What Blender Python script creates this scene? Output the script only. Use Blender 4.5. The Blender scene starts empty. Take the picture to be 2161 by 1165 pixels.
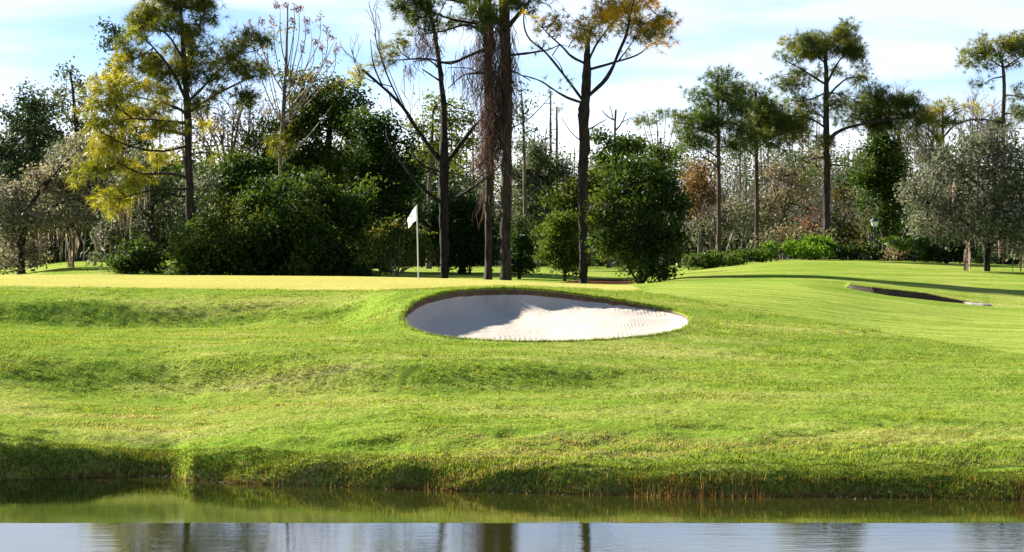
import bpy, math
import numpy as np
from mathutils import Vector

# ------------------------------------------------------------------ basics
F = 5559.0            # focal length in photo pixels
CX, HY = 1080.5, 545.0   # photo column of the optical axis, photo row of the horizon
H = 3.2               # eye height above the pond (m)
SUN_AZ, SUN_EL = 48.0, 26.0

S = bpy.context.scene
COL = S.collection
RNG = np.random.default_rng(7)

def P(px, py, Y):
    return np.array([(px - CX) / F * Y, Y, H + (HY - py) / F * Y])

def pchip(x, y, xq):
    """monotone cubic; x (n,), y (n,...) -> values at xq, constant outside"""
    x = np.asarray(x, float); y = np.asarray(y, float); xq = np.clip(np.asarray(xq, float), x[0], x[-1])
    h = np.diff(x); sh = (-1,) + (1,) * (y.ndim - 1)
    d = np.diff(y, axis=0) / h.reshape(sh)
    m = np.zeros_like(y)
    w1 = (2 * h[1:] + h[:-1]).reshape(sh); w2 = (h[1:] + 2 * h[:-1]).reshape(sh)
    with np.errstate(divide='ignore', invalid='ignore'):
        hm = (w1 + w2) / (w1 / d[:-1] + w2 / d[1:])
    m[1:-1] = np.where(d[:-1] * d[1:] > 0, hm, 0); m[0] = d[0]; m[-1] = d[-1]
    k = np.clip(np.searchsorted(x, xq) - 1, 0, len(x) - 2)
    qs = xq.shape + (1,) * (y.ndim - 1)
    t = ((xq - x[k]) / h[k]).reshape(qs); hh = h[k].reshape(qs)
    return ((1 + 2 * t) * (1 - t) ** 2 * y[k] + t * (1 - t) ** 2 * hh * m[k]
            + t * t * (3 - 2 * t) * y[k + 1] + t * t * (t - 1) * hh * m[k + 1])

_perm = np.random.default_rng(99).random((256, 256))
def vnoise(x, y):
    xi = np.floor(x).astype(int); yi = np.floor(y).astype(int)
    u = x - xi; v = y - yi
    u = u * u * (3 - 2 * u); v = v * v * (3 - 2 * v)
    g = lambda a, b: _perm[a % 256, b % 256]
    return (g(xi, yi) * (1 - u) + g(xi + 1, yi) * u) * (1 - v) + (g(xi, yi + 1) * (1 - u) + g(xi + 1, yi + 1) * u) * v
def fbm(x, y, o=4):
    s = 0; a = .5
    for k in range(o):
        s = s + a * vnoise(x * 2 ** k + 17.3 * k, y * 2 ** k + 5.1 * k); a *= .5
    return s

def smooth(a, b, x):
    t = np.clip((x - a) / (b - a), 0, 1); return t * t * (3 - 2 * t)

# ------------------------------------------------------------------ mesh building
class Geo:
    def __init__(s): s.v = []; s.c = []; s.f3 = []; s.f4 = []; s.n = 0
    def add(s, v, c, f3=None, f4=None):
        v = np.asarray(v, float).reshape(-1, 3); c = np.asarray(c, float)
        if c.ndim == 1: c = np.tile(c, (len(v), 1))
        if f3 is not None: s.f3.append(np.asarray(f3, int).reshape(-1, 3) + s.n)
        if f4 is not None: s.f4.append(np.asarray(f4, int).reshape(-1, 4) + s.n)
        s.v.append(v); s.c.append(c); s.n += len(v)
    def mesh(s, name, smooth_shade=False):
        v = np.concatenate(s.v); c = np.concatenate(s.c)
        f3 = np.concatenate(s.f3) if s.f3 else np.zeros((0, 3), int)
        f4 = np.concatenate(s.f4) if s.f4 else np.zeros((0, 4), int)
        me = bpy.data.meshes.new(name)
        me.vertices.add(len(v)); me.vertices.foreach_set('co', v.astype(np.float32).ravel())
        nl = f3.size + f4.size
        me.loops.add(nl)
        me.loops.foreach_set('vertex_index', np.concatenate([f3.ravel(), f4.ravel()]).astype(np.int32))
        me.polygons.add(len(f3) + len(f4))
        me.polygons.foreach_set('loop_start', np.concatenate([np.arange(len(f3)) * 3, f3.size + np.arange(len(f4)) * 4]).astype(np.int32))
        me.polygons.foreach_set('use_smooth', np.full(len(f3) + len(f4), smooth_shade))
        a = me.attributes.new('col', 'FLOAT_COLOR', 'POINT')
        a.data.foreach_set('color', np.concatenate([c, np.ones((len(c), 1))], 1).astype(np.float32).ravel())
        me.update(); me.validate()
        return me
    def build(s, name, mat, parent=None, smooth_shade=False, local=True):
        me = s.mesh(name, smooth_shade)
        o = bpy.data.objects.new(name, me); COL.objects.link(o)
        me.materials.append(mat)
        if parent is not None:
            o.parent = parent
            if local:
                me.transform(__import__('mathutils').Matrix.Translation(-parent.location))
        return o

def tag(o, label=None, cat=None, group=None, kind=None):
    for k, v in (('label', label), ('category', cat), ('group', group), ('kind', kind)):
        if v: o[k] = v
    return o
def empty(name, loc, label, cat, group=None):
    o = bpy.data.objects.new(name, None); COL.objects.link(o)
    o.location = Vector([float(q) for q in loc]); o.empty_display_size = .3
    return tag(o, label, cat, group)

def tube(g, pts, rad, col, n=6, rng=None):
    pts = np.asarray(pts, float); rad = np.asarray(rad, float)
    k = len(pts)
    t = np.gradient(pts, axis=0); t /= np.linalg.norm(t, axis=1, keepdims=True) + 1e-9
    ref = np.array([0.31, .95, 0.05]); ref /= np.linalg.norm(ref)
    a = np.cross(t, ref); a /= np.linalg.norm(a, axis=1, keepdims=True) + 1e-9
    b = np.cross(t, a)
    th = np.arange(n) / n * 2 * np.pi
    r = rad[:, None] * np.ones((1, n))
    if rng is not None: r = r * (1 + .12 * rng.standard_normal((k, n)))
    v = pts[:, None] + r[..., None] * (np.cos(th)[None, :, None] * a[:, None] + np.sin(th)[None, :, None] * b[:, None])
    i = np.arange(k - 1)[:, None] * n; j = np.arange(n)[None]; j2 = (j + 1) % n
    f = np.stack([i + j, i + j2, i + n + j2, i + n + j], -1).reshape(-1, 4)
    g.add(v.reshape(-1, 3), col, f4=f)

def resample(pts, rad, m):
    pts = np.asarray(pts, float); rad = np.asarray(rad, float)
    s = np.r_[0, np.cumsum(np.linalg.norm(np.diff(pts, axis=0), axis=1))]
    q = np.linspace(0, s[-1], m)
    return pchip(s, pts, q), np.interp(q, s, rad)

def unit(v): return v / (np.linalg.norm(v, axis=-1, keepdims=True) + 1e-9)

def leaves(g, rng, cen, size, col, w=.55, up=0.3):
    n = len(cen)
    if n == 0: return
    d = unit(rng.standard_normal((n, 3)))
    nn = unit(rng.standard_normal((n, 3)) + np.array([0, 0, up * 2]))
    e = unit(np.cross(nn, d)); d = unit(np.cross(e, nn))
    L = (np.ones(n) * size * rng.uniform(.6, 1.25, n))[:, None]
    v = np.stack([cen - d * L * .5, cen + e * L * w * .5, cen + d * L * .5, cen - e * L * w * .5], 1)
    f = np.arange(n)[:, None] * 4 + np.arange(4)[None]
    g.add(v.reshape(-1, 3), np.repeat(col, 4, 0), f4=f)

def tufts(g, rng, cen, axis, size, col, k=13, w=.085):
    """needle tufts: k slim blades fanning out of every centre"""
    n = len(cen)
    if n == 0: return
    d = unit(axis[:, None] * .75 + rng.standard_normal((n, k, 3)) * .75)
    L = size * rng.uniform(.6, 1.15, (n, k, 1))
    side = unit(np.cross(d, rng.standard_normal((n, k, 3))))
    b = cen[:, None] + d * L * .06
    v = np.stack([b - side * size * w * .5, b + side * size * w * .5, b + d * L + np.array([0, 0, -.12]) * L], 2)
    f = np.arange(n * k)[:, None] * 3 + np.arange(3)[None]
    g.add(v.reshape(-1, 3), np.repeat(col, k * 3, 0), f3=f)

def pick(rng, pal, n, var=.22):
    pal = np.asarray(pal, float)
    c = pal[rng.integers(0, len(pal), n)]
    return np.clip(c * (1 + var * rng.standard_normal((n, 1))), .004, .9)

def strands(g, rng, tops, length, width, col, sway=.12):
    """hanging moss: ragged tapering ribbons"""
    n = len(tops); m = 5
    L = np.ones(n) * length * rng.uniform(.45, 1.2, n)
    t = np.linspace(0, 1, m)
    a = rng.uniform(0, 2 * np.pi, n); s = np.stack([np.cos(a), np.sin(a), 0 * a], 1)
    off = np.cumsum(rng.standard_normal((n, m, 2)) * sway * .35, 1); off[:, 0] = 0
    c = tops[:, None] + np.concatenate([off * L[:, None, None] * .6, (-t[None] * L[:, None])[..., None]], 2)
    ww = width * rng.uniform(.5, 1.3, n)[:, None] * np.array([.6, 1, .9, .6, .12])[None]
    v = np.stack([c - s[:, None] * ww[..., None], c + s[:, None] * ww[..., None]], 2)   # n,m,2,3
    i = np.arange(n)[:, None] * (2 * m) + np.arange(m - 1)[None] * 2
    f = np.stack([i, i + 1, i + 3, i + 2], -1).reshape(-1, 4)
    g.add(v.reshape(-1, 3), np.repeat(col, 2 * m, 0), f4=f)

# ------------------------------------------------------------------ materials
def new_mat(name):
    m = bpy.data.materials.new(name); m.use_nodes = True
    nt = m.node_tree; nt.nodes.clear()
    return m, nt, nt.nodes, nt.links
def nd(nt, t, **kw):
    n = nt.nodes.new(t)
    for k, v in kw.items():
        if k.startswith('i_'): n.inputs[k[2:].replace('_', ' ')].default_value = v
        else: setattr(n, k, v)
    return n
def mix(nt, fac, a, b, mode='MIX'):
    n = nt.nodes.new('ShaderNodeMix'); n.data_type = 'RGBA'; n.blend_type = mode
    for idx, val in ((0, fac), (6, a), (7, b)):
        if hasattr(val, 'is_output'): nt.links.new(val, n.inputs[idx])
        else: n.inputs[idx].default_value = val if idx == 0 or len(val) == 4 else (*val, 1)
    return n.outputs[2]
def math_(nt, op, a, b=None, clamp=False):
    n = nt.nodes.new('ShaderNodeMath'); n.operation = op; n.use_clamp = clamp
    for idx, val in ((0, a), (1, b)):
        if val is None: continue
        if hasattr(val, 'is_output'): nt.links.new(val, n.inputs[idx])
        else: n.inputs[idx].default_value = val
    return n.outputs[0]
def ramp(nt, x, lo, hi):
    n = nt.nodes.new('ShaderNodeMapRange'); n.interpolation_type = 'SMOOTHSTEP'
    nt.links.new(x, n.inputs[0]); n.inputs[1].default_value = lo; n.inputs[2].default_value = hi
    return n.outputs[0]
def noise(nt, vec, scale, detail=4, rough=.55):
    n = nd(nt, 'ShaderNodeTexNoise'); n.inputs['Scale'].default_value = scale
    n.inputs['Detail'].default_value = detail; n.inputs['Roughness'].default_value = rough
    nt.links.new(vec, n.inputs['Vector']); return n.outputs['Fac']
def scaled(nt, vec, s):
    n = nd(nt, 'ShaderNodeMapping'); n.inputs['Scale'].default_value = s
    nt.links.new(vec, n.inputs['Vector']); return n.outputs[0]

def leaf_material(name, trans=.4, rough=.5, spec=.35, tcol=(1.25, 1.2, .55)):
    m, nt, N, L = new_mat(name)
    at = nd(nt, 'ShaderNodeAttribute', attribute_name='col')
    p = nd(nt, 'ShaderNodeBsdfPrincipled'); p.inputs['Roughness'].default_value = rough
    p.inputs['Specular IOR Level'].default_value = spec
    L.new(at.outputs['Color'], p.inputs['Base Color'])
    t = nd(nt, 'ShaderNodeBsdfTranslucent')
    L.new(mix(nt, 1.0, at.outputs['Color'], tcol, 'MULTIPLY'), t.inputs['Color'])
    mx = nd(nt, 'ShaderNodeMixShader'); mx.inputs[0].default_value = trans
    L.new(p.outputs[0], mx.inputs[1]); L.new(t.outputs[0], mx.inputs[2])
    o = nd(nt, 'ShaderNodeOutputMaterial'); L.new(mx.outputs[0], o.inputs[0])
    return m
def bark_material(name, scale=5.0):
    m, nt, N, L = new_mat(name)
    at = nd(nt, 'ShaderNodeAttribute', attribute_name='col')
    tc = nd(nt, 'ShaderNodeTexCoord')
    v = scaled(nt, tc.outputs['Object'], (scale, scale, scale * .22))
    n1 = noise(nt, v, 2.2, 5, .65)
    c = mix(nt, ramp(nt, n1, .3, .7), (.22, .20, .19), (.95, .92, .88))
    p = nd(nt, 'ShaderNodeBsdfPrincipled'); p.inputs['Roughness'].default_value = .9
    p.inputs['Specular IOR Level'].default_value = .15
    L.new(mix(nt, 1.0, at.outputs['Color'], c, 'MULTIPLY'), p.inputs['Base Color'])
    b = nd(nt, 'ShaderNodeBump'); b.inputs['Strength'].default_value = .9; b.inputs['Distance'].default_value = .04
    L.new(n1, b.inputs['Height']); L.new(b.outputs[0], p.inputs['Normal'])
    o = nd(nt, 'ShaderNodeOutputMaterial'); L.new(p.outputs[0], o.inputs[0])
    return m
def plain_material(name, col, rough=.5, metal=0.0, nscale=8, amt=.15):
    m, nt, N, L = new_mat(name)
    tc = nd(nt, 'ShaderNodeTexCoord')
    n1 = noise(nt, tc.outputs['Object'], nscale, 4)
    p = nd(nt, 'ShaderNodeBsdfPrincipled'); p.inputs['Roughness'].default_value = rough; p.inputs['Metallic'].default_value = metal
    L.new(mix(nt, n1, tuple(q * (1 - amt) for q in col), tuple(min(1, q * (1 + amt)) for q in col)), p.inputs['Base Color'])
    o = nd(nt, 'ShaderNodeOutputMaterial'); L.new(p.outputs[0], o.inputs[0])
    return m

M_LEAF = leaf_material('broad_leaf', .42, .6, .07)
M_GREY = leaf_material('grey_leaf', .36, .6, .10, (1.05, 1.05, .85))
M_NEEDLE = leaf_material('pine_needle', .45, .45, .3, (1.5, 1.3, .45))
M_MOSS = leaf_material('hanging_moss', .35, .8, .1, (1.1, 1.0, .9))
M_BLADE = leaf_material('grass_blade', .28, .7, .04, (1.35, 1.25, .4))
M_BARK = bark_material('bark')

# ------------------------------------------------------------------ terrain (photo rows read as height above the pond)
PROF = {
 -900: [(38,1013),(38.3,975),(38.8,945),(40.3,912),(42.9,862),(44.8,825),(46.4,750),(48,722),(52,705),(56.6,690),(57.9,637),(60,614),(63,606),(67,596),(75,582),(82,582),(90,586),(100,580),(115,572),(130,566),(150,558),(220,552)],
 0: [(38,1013),(38.2,982),(38.6,953),(40.1,915),(42.8,864),(44.7,826),(46.3,750),(48,722),(52,705),(56.3,690),(57.6,636),(60,612),(62,604.5),(66,596),(74,580.5),(80,580.5),(88,588),(96,588),(108,581),(125,574),(145,566),(220,552)],
 160: [(38.4,1008),(38.5,985),(38.9,955),(40.2,918),(42.9,866),(44.8,829),(46.4,752),(48.2,724),(52,708),(56.3,692),(57.6,637),(60,612),(62,605.5),(66,596.5),(74,581),(80,581),(88,589),(94,586),(105,570),(116,556),(126,551),(145,553),(220,552)],
 350: [(38.7,1004),(38.85,990),(39.3,965),(40.4,922),(43,868),(44.9,829),(46.5,754),(48.3,726),(52,709),(56.3,693),(57.7,640),(60,614),(62,608),(66,598),(75,582),(82,582),(88,590),(94,586),(105,566),(115,552),(125,549),(150,552),(220,552)],
 410: [(37.9,1014),(38.15,990),(38.6,966),(40.2,918),(42.8,866),(44.8,828),(46.2,756),(48.3,726),(52,709),(56.3,692),(57.7,640),(60,614),(62,608),(66,598),(75,582),(82,582),(88,592),(95,590),(106,574),(118,562),(130,558),(150,556),(220,552)],
 700: [(36.9,1027),(37.1,1000),(37.5,974),(39.3,912),(41.5,866),(43.8,834),(45.3,762),(48,723),(52,703),(55.5,683),(57,643),(59,620),(61,611),(65,600),(74,583.5),(80,583.5),(90,595),(100,592),(115,577),(130,567),(150,560),(220,552)],
 850: [(36.5,1032),(36.75,1006),(37.1,980),(39.1,910),(41.2,864),(43.5,832),(45,764),(47.5,729),(50.5,704),(52.2,672),(54.3,640),(56,614),(61,604),(66,598),(74,586),(82,587),(92,598),(105,590),(120,573),(135,566),(160,560),(220,552)],
 1080: [(36,1038),(36.2,1011),(36.6,985),(38.9,905),(41.2,858),(43.5,831),(45,764),(47.3,734),(49,723),(52.3,668),(55.6,612),(60,605.5),(66,599.5),(73,592.5),(80,593.5),(92,602),(105,592),(120,573),(135,566),(160,560),(220,552)],
 1300: [(35.6,1043),(35.9,1017),(36.3,991),(39,900),(41.5,855),(43.8,826),(45.6,772),(48.5,736),(49.5,719),(53,675),(56,638),(58,622),(61,613),(66,606.5),(72,601),(80,602),(92,606),(105,596),(120,576),(135,566),(160,560),(220,552)],
 1460: [(35.4,1047),(35.7,1021),(36.1,995),(39,900),(41.5,855),(44,815),(47,765),(49.5,727),(52,695),(55,664),(58,637),(61,620),(66,606),(72,598),(78,592.5),(85,588),(95,580),(105,572),(118,566),(135,562),(160,558),(220,552)],
 1700: [(35.3,1049),(35.6,1023),(36,998),(39,902),(41.5,857),(44,818),(47,772),(50,735),(53,702),(56,676),(60,648),(65,622),(70,608),(74.6,598.5),(79,591),(83,587),(88,580),(100,560),(110,549.5),(120,547),(135,551),(160,552),(220,552)],
 1900: [(35.2,1051),(35.5,1025),(35.9,1001),(39,903),(41.5,858),(44,820),(47,777),(50,742),(53,714),(57,690),(61,668),(66,645),(71,632),(74.2,625.5),(76,621),(80,607),(84,597),(92,578),(105,557),(113,550.5),(125,552),(160,552),(220,552)],
 2161: [(34.9,1056),(35.3,1030),(35.7,1006),(39,905),(41.5,861),(44,825),(47,787),(50,757),(53,731),(57,704),(61,687),(66,670),(71,658),(74,650),(78,630),(84,607),(92,583),(102,566),(112,559),(125,560),(160,555),(220,552)],
 3000: [(34.7,1057),(35.1,1030),(35.6,1005),(39,905),(42,861),(45,825),(48,790),(51,762),(54,738),(58,712),(62,694),(67,676),(72,660),(76,645),(80,625),(86,605),(94,584),(104,568),(114,560),(126,560),(160,555),(220,552)],
}
for _k, _p in PROF.items():      # near-vertical bank
    _p[1] = (_p[0][0] + .13, _p[1][1]); _p[2] = (_p[0][0] + .36, _p[2][1])
    _y, _z = _p[2][0] + .55, H + (HY - _p[2][1]) / F * _p[2][0] + .045
    if _y < _p[3][0] - .3: _p.insert(3, (_y, HY + (H - _z) / _y * F))
PXC = np.array(sorted(PROF))
YS = np.r_[np.arange(34, 63, .25), np.arange(63, 130, 1.0), np.arange(130, 221, 10.0)]
def col_z(prof):
    Y = np.array([a for a, b in prof]); py = np.array([b for a, b in prof])
    z = H + (HY - py) / F * Y
    z[0] = -.02
    zz = pchip(Y, z, YS)
    under = YS < Y[0]
    zz[under] = np.maximum(-1.0, -.02 - (Y[0] - YS[under]) * .8)
    return zz
ZC = np.stack([col_z(PROF[k]) for k in PXC])         # columns x rows
def ground(px, Y):
    """height of the smooth ground at photo column px, distance Y (arrays broadcast 1:1)"""
    px = np.atleast_1d(np.asarray(px, float)); Y = np.atleast_1d(np.asarray(Y, float))
    px, Y = np.broadcast_arrays(px, Y)
    out = np.empty(px.shape)
    uniq, inv = np.unique(px.ravel(), return_inverse=True)
    if len(uniq) < 1500:
        rows = pchip(PXC, ZC, uniq)
        k = np.clip(np.searchsorted(YS, Y.ravel()) - 1, 0, len(YS) - 2)
        t = np.clip((Y.ravel() - YS[k]) / (YS[k + 1] - YS[k]), 0, 1)
        out = (rows[inv, k] * (1 - t) + rows[inv, k + 1] * t).reshape(px.shape)
    else:
        fine = np.arange(-900, 3001, 4.0)
        rows = pchip(PXC, ZC, fine)
        q = np.clip((px.ravel() + 900) / 4.0, 0, len(fine) - 1.001); i = q.astype(int); u = q - i
        k = np.clip(np.searchsorted(YS, Y.ravel()) - 1, 0, len(YS) - 2)
        t = np.clip((Y.ravel() - YS[k]) / (YS[k + 1] - YS[k]), 0, 1)
        f = lambda ii: rows[ii, k] * (1 - t) + rows[ii, k + 1] * t
        out = (f(i) * (1 - u) + f(i + 1) * u).reshape(px.shape)
    # gentle natural unevenness, elongated across the slope
    X = (px - CX) / F * Y
    amp = smooth(36.5, 39, Y) * (1 - smooth(63, 66, Y) * .8)
    out = out + amp * ((fbm(X * .45 + 40, Y * .9 + 3, 3) - .45) * .10 + (fbm(X * 1.6, Y * 3.0 + 9, 3) - .45) * .035)
    if STEP is not None:
        sx, sy, sd = STEP
        q_ = np.interp(px, sx, sy); d_ = np.interp(px, sx, sd, 0, 0)
        out = out + d_ * smooth(-.02, .10, Y - q_) * (1 - smooth(.2, 7, Y - q_))
    # ragged waterline
    bk = smooth(34, 35.5, Y) * (1 - smooth(38.5, 40, Y))
    out = out + bk * (fbm(X * 1.1 + 7, Y * 1.3, 4) - .45) * .22
    return out
STEP = None
def gz(px, Y): return float(ground(px, Y)[0])
def row_of(px, Y, Z): return HY - (Z - H) / Y * F

def inside(poly, x, y):
    poly = np.asarray(poly, float); r = np.zeros(x.shape, bool)
    n = len(poly)
    for i in range(n):
        x1, y1 = poly[i]; x2, y2 = poly[(i + 1) % n]
        if y1 == y2: continue
        c = ((y1 > y) != (y2 > y)) & (x < (x2 - x1) * (y - y1) / (y2 - y1) + x1)
        r ^= c
    return r
def edge_dist(poly, x, y):
    poly = np.asarray(poly, float); d = np.full(x.shape, 1e9)
    for i in range(len(poly)):
        a = poly[i]; b = poly[(i + 1) % len(poly)]; ab = b - a
        t = np.clip(((x - a[0]) * ab[0] + (y - a[1]) * ab[1]) / (ab @ ab + 1e-9), 0, 1)
        d = np.minimum(d, np.hypot(x - a[0] - t * ab[0], y - a[1] - t * ab[1]))
    return d
def soft_in(poly, x, y, w):
    d = edge_dist(poly, x, y); return smooth(-w, w, np.where(inside(poly, x, y), d, -d))

# main bunker outline, photo px -> (column, distance) on the ground
BK = [(851,668),(857,657),(868,646),(888,633),(912,625),(940,618),(980,612.5),(1030,609.5),(1080,609.5),(1130,612),(1185,617.5),(1250,626.5),(1320,637),(1370,645.5),(1420,655),(1445,664),(1457,675),(1455,684),(1440,694),(1410,703),(1360,711),(1300,717),(1220,721.5),(1130,723.5),(1040,722),(970,717),(920,710.5),(885,701),(865,690),(853,678)]
def dense(poly, n):
    p = np.asarray(poly, float); p = np.vstack([p, p[:1]])
    s = np.r_[0, np.cumsum(np.hypot(*np.diff(p, axis=0).T))]
    q = np.linspace(0, s[-1], n, endpoint=False)
    return np.stack([np.interp(q, s, p[:, 0]), np.interp(q, s, p[:, 1])], 1)
def to_ground(pts, y0=42, y1=64):
    out = []
    yy = np.arange(y0, y1, .05)
    for px, py in pts:
        z = ground(np.full(yy.shape, px), yy); r = row_of(px, yy, z)
        k = np.argmax(r <= py) if (r <= py).any() else len(yy) - 1
        out.append((px, yy[k]))
    out = np.array(out)
    return out
NB = 220
bk = to_ground(dense(BK, NB))
for _ in range(5): bk = (np.roll(bk, 1, 0) + 2 * bk + np.roll(bk, -1, 0)) / 4
bk[:, 1] += (vnoise(np.arange(NB) * .45, np.zeros(NB)) - .5) * .10
bkc = np.array([1140.0, 52.6])
def bscale(s): return bkc + (bk - bkc) * s

# second bunker on the right: a step in the ground with a dark soil face and a sliver of sand
top = np.array([(1762,596.5),(1800,601.5),(1850,607.5),(1900,612.5),(1950,618.5),(2000,629),(2040,637),(2092,643)], float)
bot = np.array([(1762,598),(1790,607.5),(1830,617),(1880,623.5),(1950,631),(2000,636.5),(2040,640.5),(2092,646)], float)
xq = np.linspace(1786, 2092, 90)
tp = np.interp(xq, top[:, 0], top[:, 1]); bp = np.interp(xq, bot[:, 0], bot[:, 1])
yb = to_ground(np.stack([xq, bp], 1), 64, 90)[:, 1]
yb = np.convolve(np.pad(yb, 15, 'edge'), np.ones(31) / 31, 'valid')
zb0 = ground(xq, yb); zt0 = H + (HY - tp) / F * (yb + .12)
stepd = np.maximum(0, zt0 - ground(xq, yb + .12)) * smooth(0, .025, (xq - 1786) / 306) * smooth(0, .06, 1 - (xq - 1786) / 306)
STEP = (xq, yb, stepd)

# mown zones in photo px
GREEN = [(-900,575),(-900,602),(0,603.5),(200,606),(400,608.5),(600,611),(760,612.5),(860,610),(960,604.5),(1060,602.5),(1160,603.5),(1230,607),(1290,614),(1330,613.5),(1348,609),(1335,602),(1250,599),(1150,595),(1050,590),(950,584),(880,579),(400,575)]
FAIR = [(1345,611),(1400,602),(1470,598),(1560,596.5),(1655,594.5),(1690,603),(1720,611),(1790,622),(1880,634),(1980,645),(2080,653),(2161,661),(3000,700),(3000,860),(2161,748),(2000,723),(1900,707),(1800,690),(1700,672),(1600,655),(1500,637),(1420,624),(1360,617)]
MULCH = [(1150,601),(1200,593),(1260,588),(1320,589),(1340,594),(1335,602),(1250,604)]

pxs = np.unique(np.round(np.r_[np.arange(-9000, -900, 300), np.arange(-900, -160, 20), np.arange(-160, 2330, 4.5), np.arange(2330, 3000, 20), np.arange(3000, 11001, 300)], 2))
Yr = np.r_[24, 28, 31, 33, np.arange(34, 44, .07), np.arange(44, 63, .085), np.arange(63, 82, .16), np.arange(82, 130, .6), np.arange(130, 221, 6), 300, 600, 1500, 4000]
PX, YY = np.meshgrid(pxs, Yr)
pxc = np.clip(PX, -900, 3000)
ZZ = np.empty(PX.shape)
ZZ = ground(pxc, np.clip(YY, 34, 220))
ZZ[YY < 34] = -1.0
far = YY > 225
ZZ[far] = H - .35 - .9 * smooth(220, 4000, YY[far])
XX = (PX - CX) / F * YY
RR = row_of(PX, YY, ZZ)
jx = (fbm(XX * 2, YY * 2, 3) - .45)
rough_w = np.ones(PX.shape)
zg = soft_in(GREEN, PX, RR + jx * 3, 3.0) * (YY < 84) * (YY > 56)
zf = soft_in(FAIR, PX, RR + jx * 6, 2.2) * (YY < 84) * (YY > 46)
zs = soft_in(MULCH, PX, RR + jx * 5, 1.5) * (YY > 80)
under = np.maximum(smooth(.10, -.02, ZZ + jx * .12), .30 * smooth(.30, .16, ZZ + jx * .2)) * (YY < 40)  # soil at the waterline; higher up it also paints self-shadow on the bank
zs = np.maximum(zs, under)
def micro(X, Y):
    return (fbm(X * 3.2 + 20, Y * 2.6 + 8, 3) - .44) * .032 + (fbm(X * 9 + 4, Y * 5 + 2, 2) - .38) * .026
ROUGH = (1 - np.maximum(zg, zf)) * smooth(36.3, 36.9, YY) * (1 - smooth(62, 70, YY)) * (1 - soft_in(bscale(1.16), PX, YY, 6.0) * (YY < 70))
ZZ = ZZ + micro(XX, YY) * ROUGH
gg = Geo()
nr, nc = PX.shape
idx = np.arange(nr * nc).reshape(nr, nc)
quads = np.stack([idx[:-1, :-1], idx[:-1, 1:], idx[1:, 1:], idx[1:, :-1]], -1).reshape(-1, 4)
hole = inside(bscale(1.05), PX, YY).ravel()
quads = quads[~hole[quads].any(1)]
gg.add(np.stack([XX, YY, ZZ], -1).reshape(-1, 3), np.stack([zg, zf, zs], -1).reshape(-1, 3), f4=quads)
# collar of turf round the bunker: rounded lip
sc = np.array([1.0, 1.004, 1.014, 1.03, 1.06, 1.10, 1.15])
lift = np.array([-.07, -.01, .022, .022, .016, .012, -.012])
cv = []
for s_, l_ in zip(sc, lift):
    q = bscale(s_); z = ground(q[:, 0], q[:, 1]) + l_
    cv.append(np.stack([(q[:, 0] - CX) / F * q[:, 1], q[:, 1], z], 1))
cv = np.array(cv)
i0 = np.arange(len(sc) - 1)[:, None] * NB; j0 = np.arange(NB)[None]; j1 = (j0 + 1) % NB
cf = np.stack([i0 + j0, i0 + NB + j0, i0 + NB + j1, i0 + j1], -1).reshape(-1, 4)
gg.add(cv.reshape(-1, 3), np.zeros(3), f4=cf)

def ground_material():
    m, nt, N, L = new_mat('turf')
    at = nd(nt, 'ShaderNodeAttribute', attribute_name='col')
    sep = nd(nt, 'ShaderNodeSeparateColor'); L.new(at.outputs['Color'], sep.inputs[0])
    geo = nd(nt, 'ShaderNodeNewGeometry'); pos = geo.outputs['Position']
    fine = noise(nt, scaled(nt, pos, (16, 9, 9)), 1.0, 5, .7)
    mid = noise(nt, scaled(nt, pos, (1.3, 2.6, 1)), 1.0, 4, .6)
    big = noise(nt, scaled(nt, pos, (.22, .5, .3)), 1.0, 3, .55)
    strk = noise(nt, scaled(nt, pos, (.25, 3.2, .3)), 1.0, 4, .6)
    rough = mix(nt, ramp(nt, mid, .3, .7), (.118, .198, .024), (.200, .265, .042))
    rough = mix(nt, ramp(nt, big, .45, .68), rough, (.27, .295, .065))
    dry = ramp(nt, math_(nt, 'ADD', math_(nt, 'MULTIPLY', big, .5), math_(nt, 'MULTIPLY', strk, .6)), .55, .75)
    rough = mix(nt, math_(nt, 'MULTIPLY', dry, .45), rough, (.33, .27, .14))
    green = mix(nt, ramp(nt, math_(nt, 'ADD', math_(nt, 'MULTIPLY', strk, .7), math_(nt, 'MULTIPLY', mid, .3)), .38, .60), (.375, .335, .098), (.285, .285, .075))
    fair = mix(nt, ramp(nt, strk, .38, .62), (.150, .215, .030), (.255, .305, .065))
    soil = mix(nt, ramp(nt, fine, .3, .7), (.030, .016, .010), (.16, .075, .038))
    c = mix(nt, sep.outputs[1], rough, fair)
    c = mix(nt, sep.outputs[0], c, green)
    c = mix(nt, sep.outputs[2], c, soil)
    c = mix(nt, .55, c, mix(nt, ramp(nt, fine, .25, .75), (.30, .34, .3), (1.55, 1.5, 1.4)), 'MULTIPLY')
    p = nd(nt, 'ShaderNodeBsdfPrincipled'); p.inputs['Roughness'].default_value = .8
    p.inputs['Specular IOR Level'].default_value = .0
    L.new(c, p.inputs['Base Color'])
    short = math_(nt, 'MAXIMUM', sep.outputs[0], sep.outputs[1])
    b = nd(nt, 'ShaderNodeBump'); b.inputs['Distance'].default_value = .05
    L.new(math_(nt, 'SUBTRACT', .75, math_(nt, 'MULTIPLY', short, .62)), b.inputs['Strength'])
    L.new(math_(nt, 'ADD', fine, math_(nt, 'MULTIPLY', mid, .8)), b.inputs['Height']); L.new(b.outputs[0], p.inputs['Normal'])
    o = nd(nt, 'ShaderNodeOutputMaterial'); L.new(p.outputs[0], o.inputs[0])
    return m
M_TURF = ground_material()
g_ob = gg.build('ground', M_TURF, smooth_shade=True)
tag(g_ob, 'rolling mown golf turf with tan putting green and paler fairway', 'ground', kind='structure')

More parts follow.
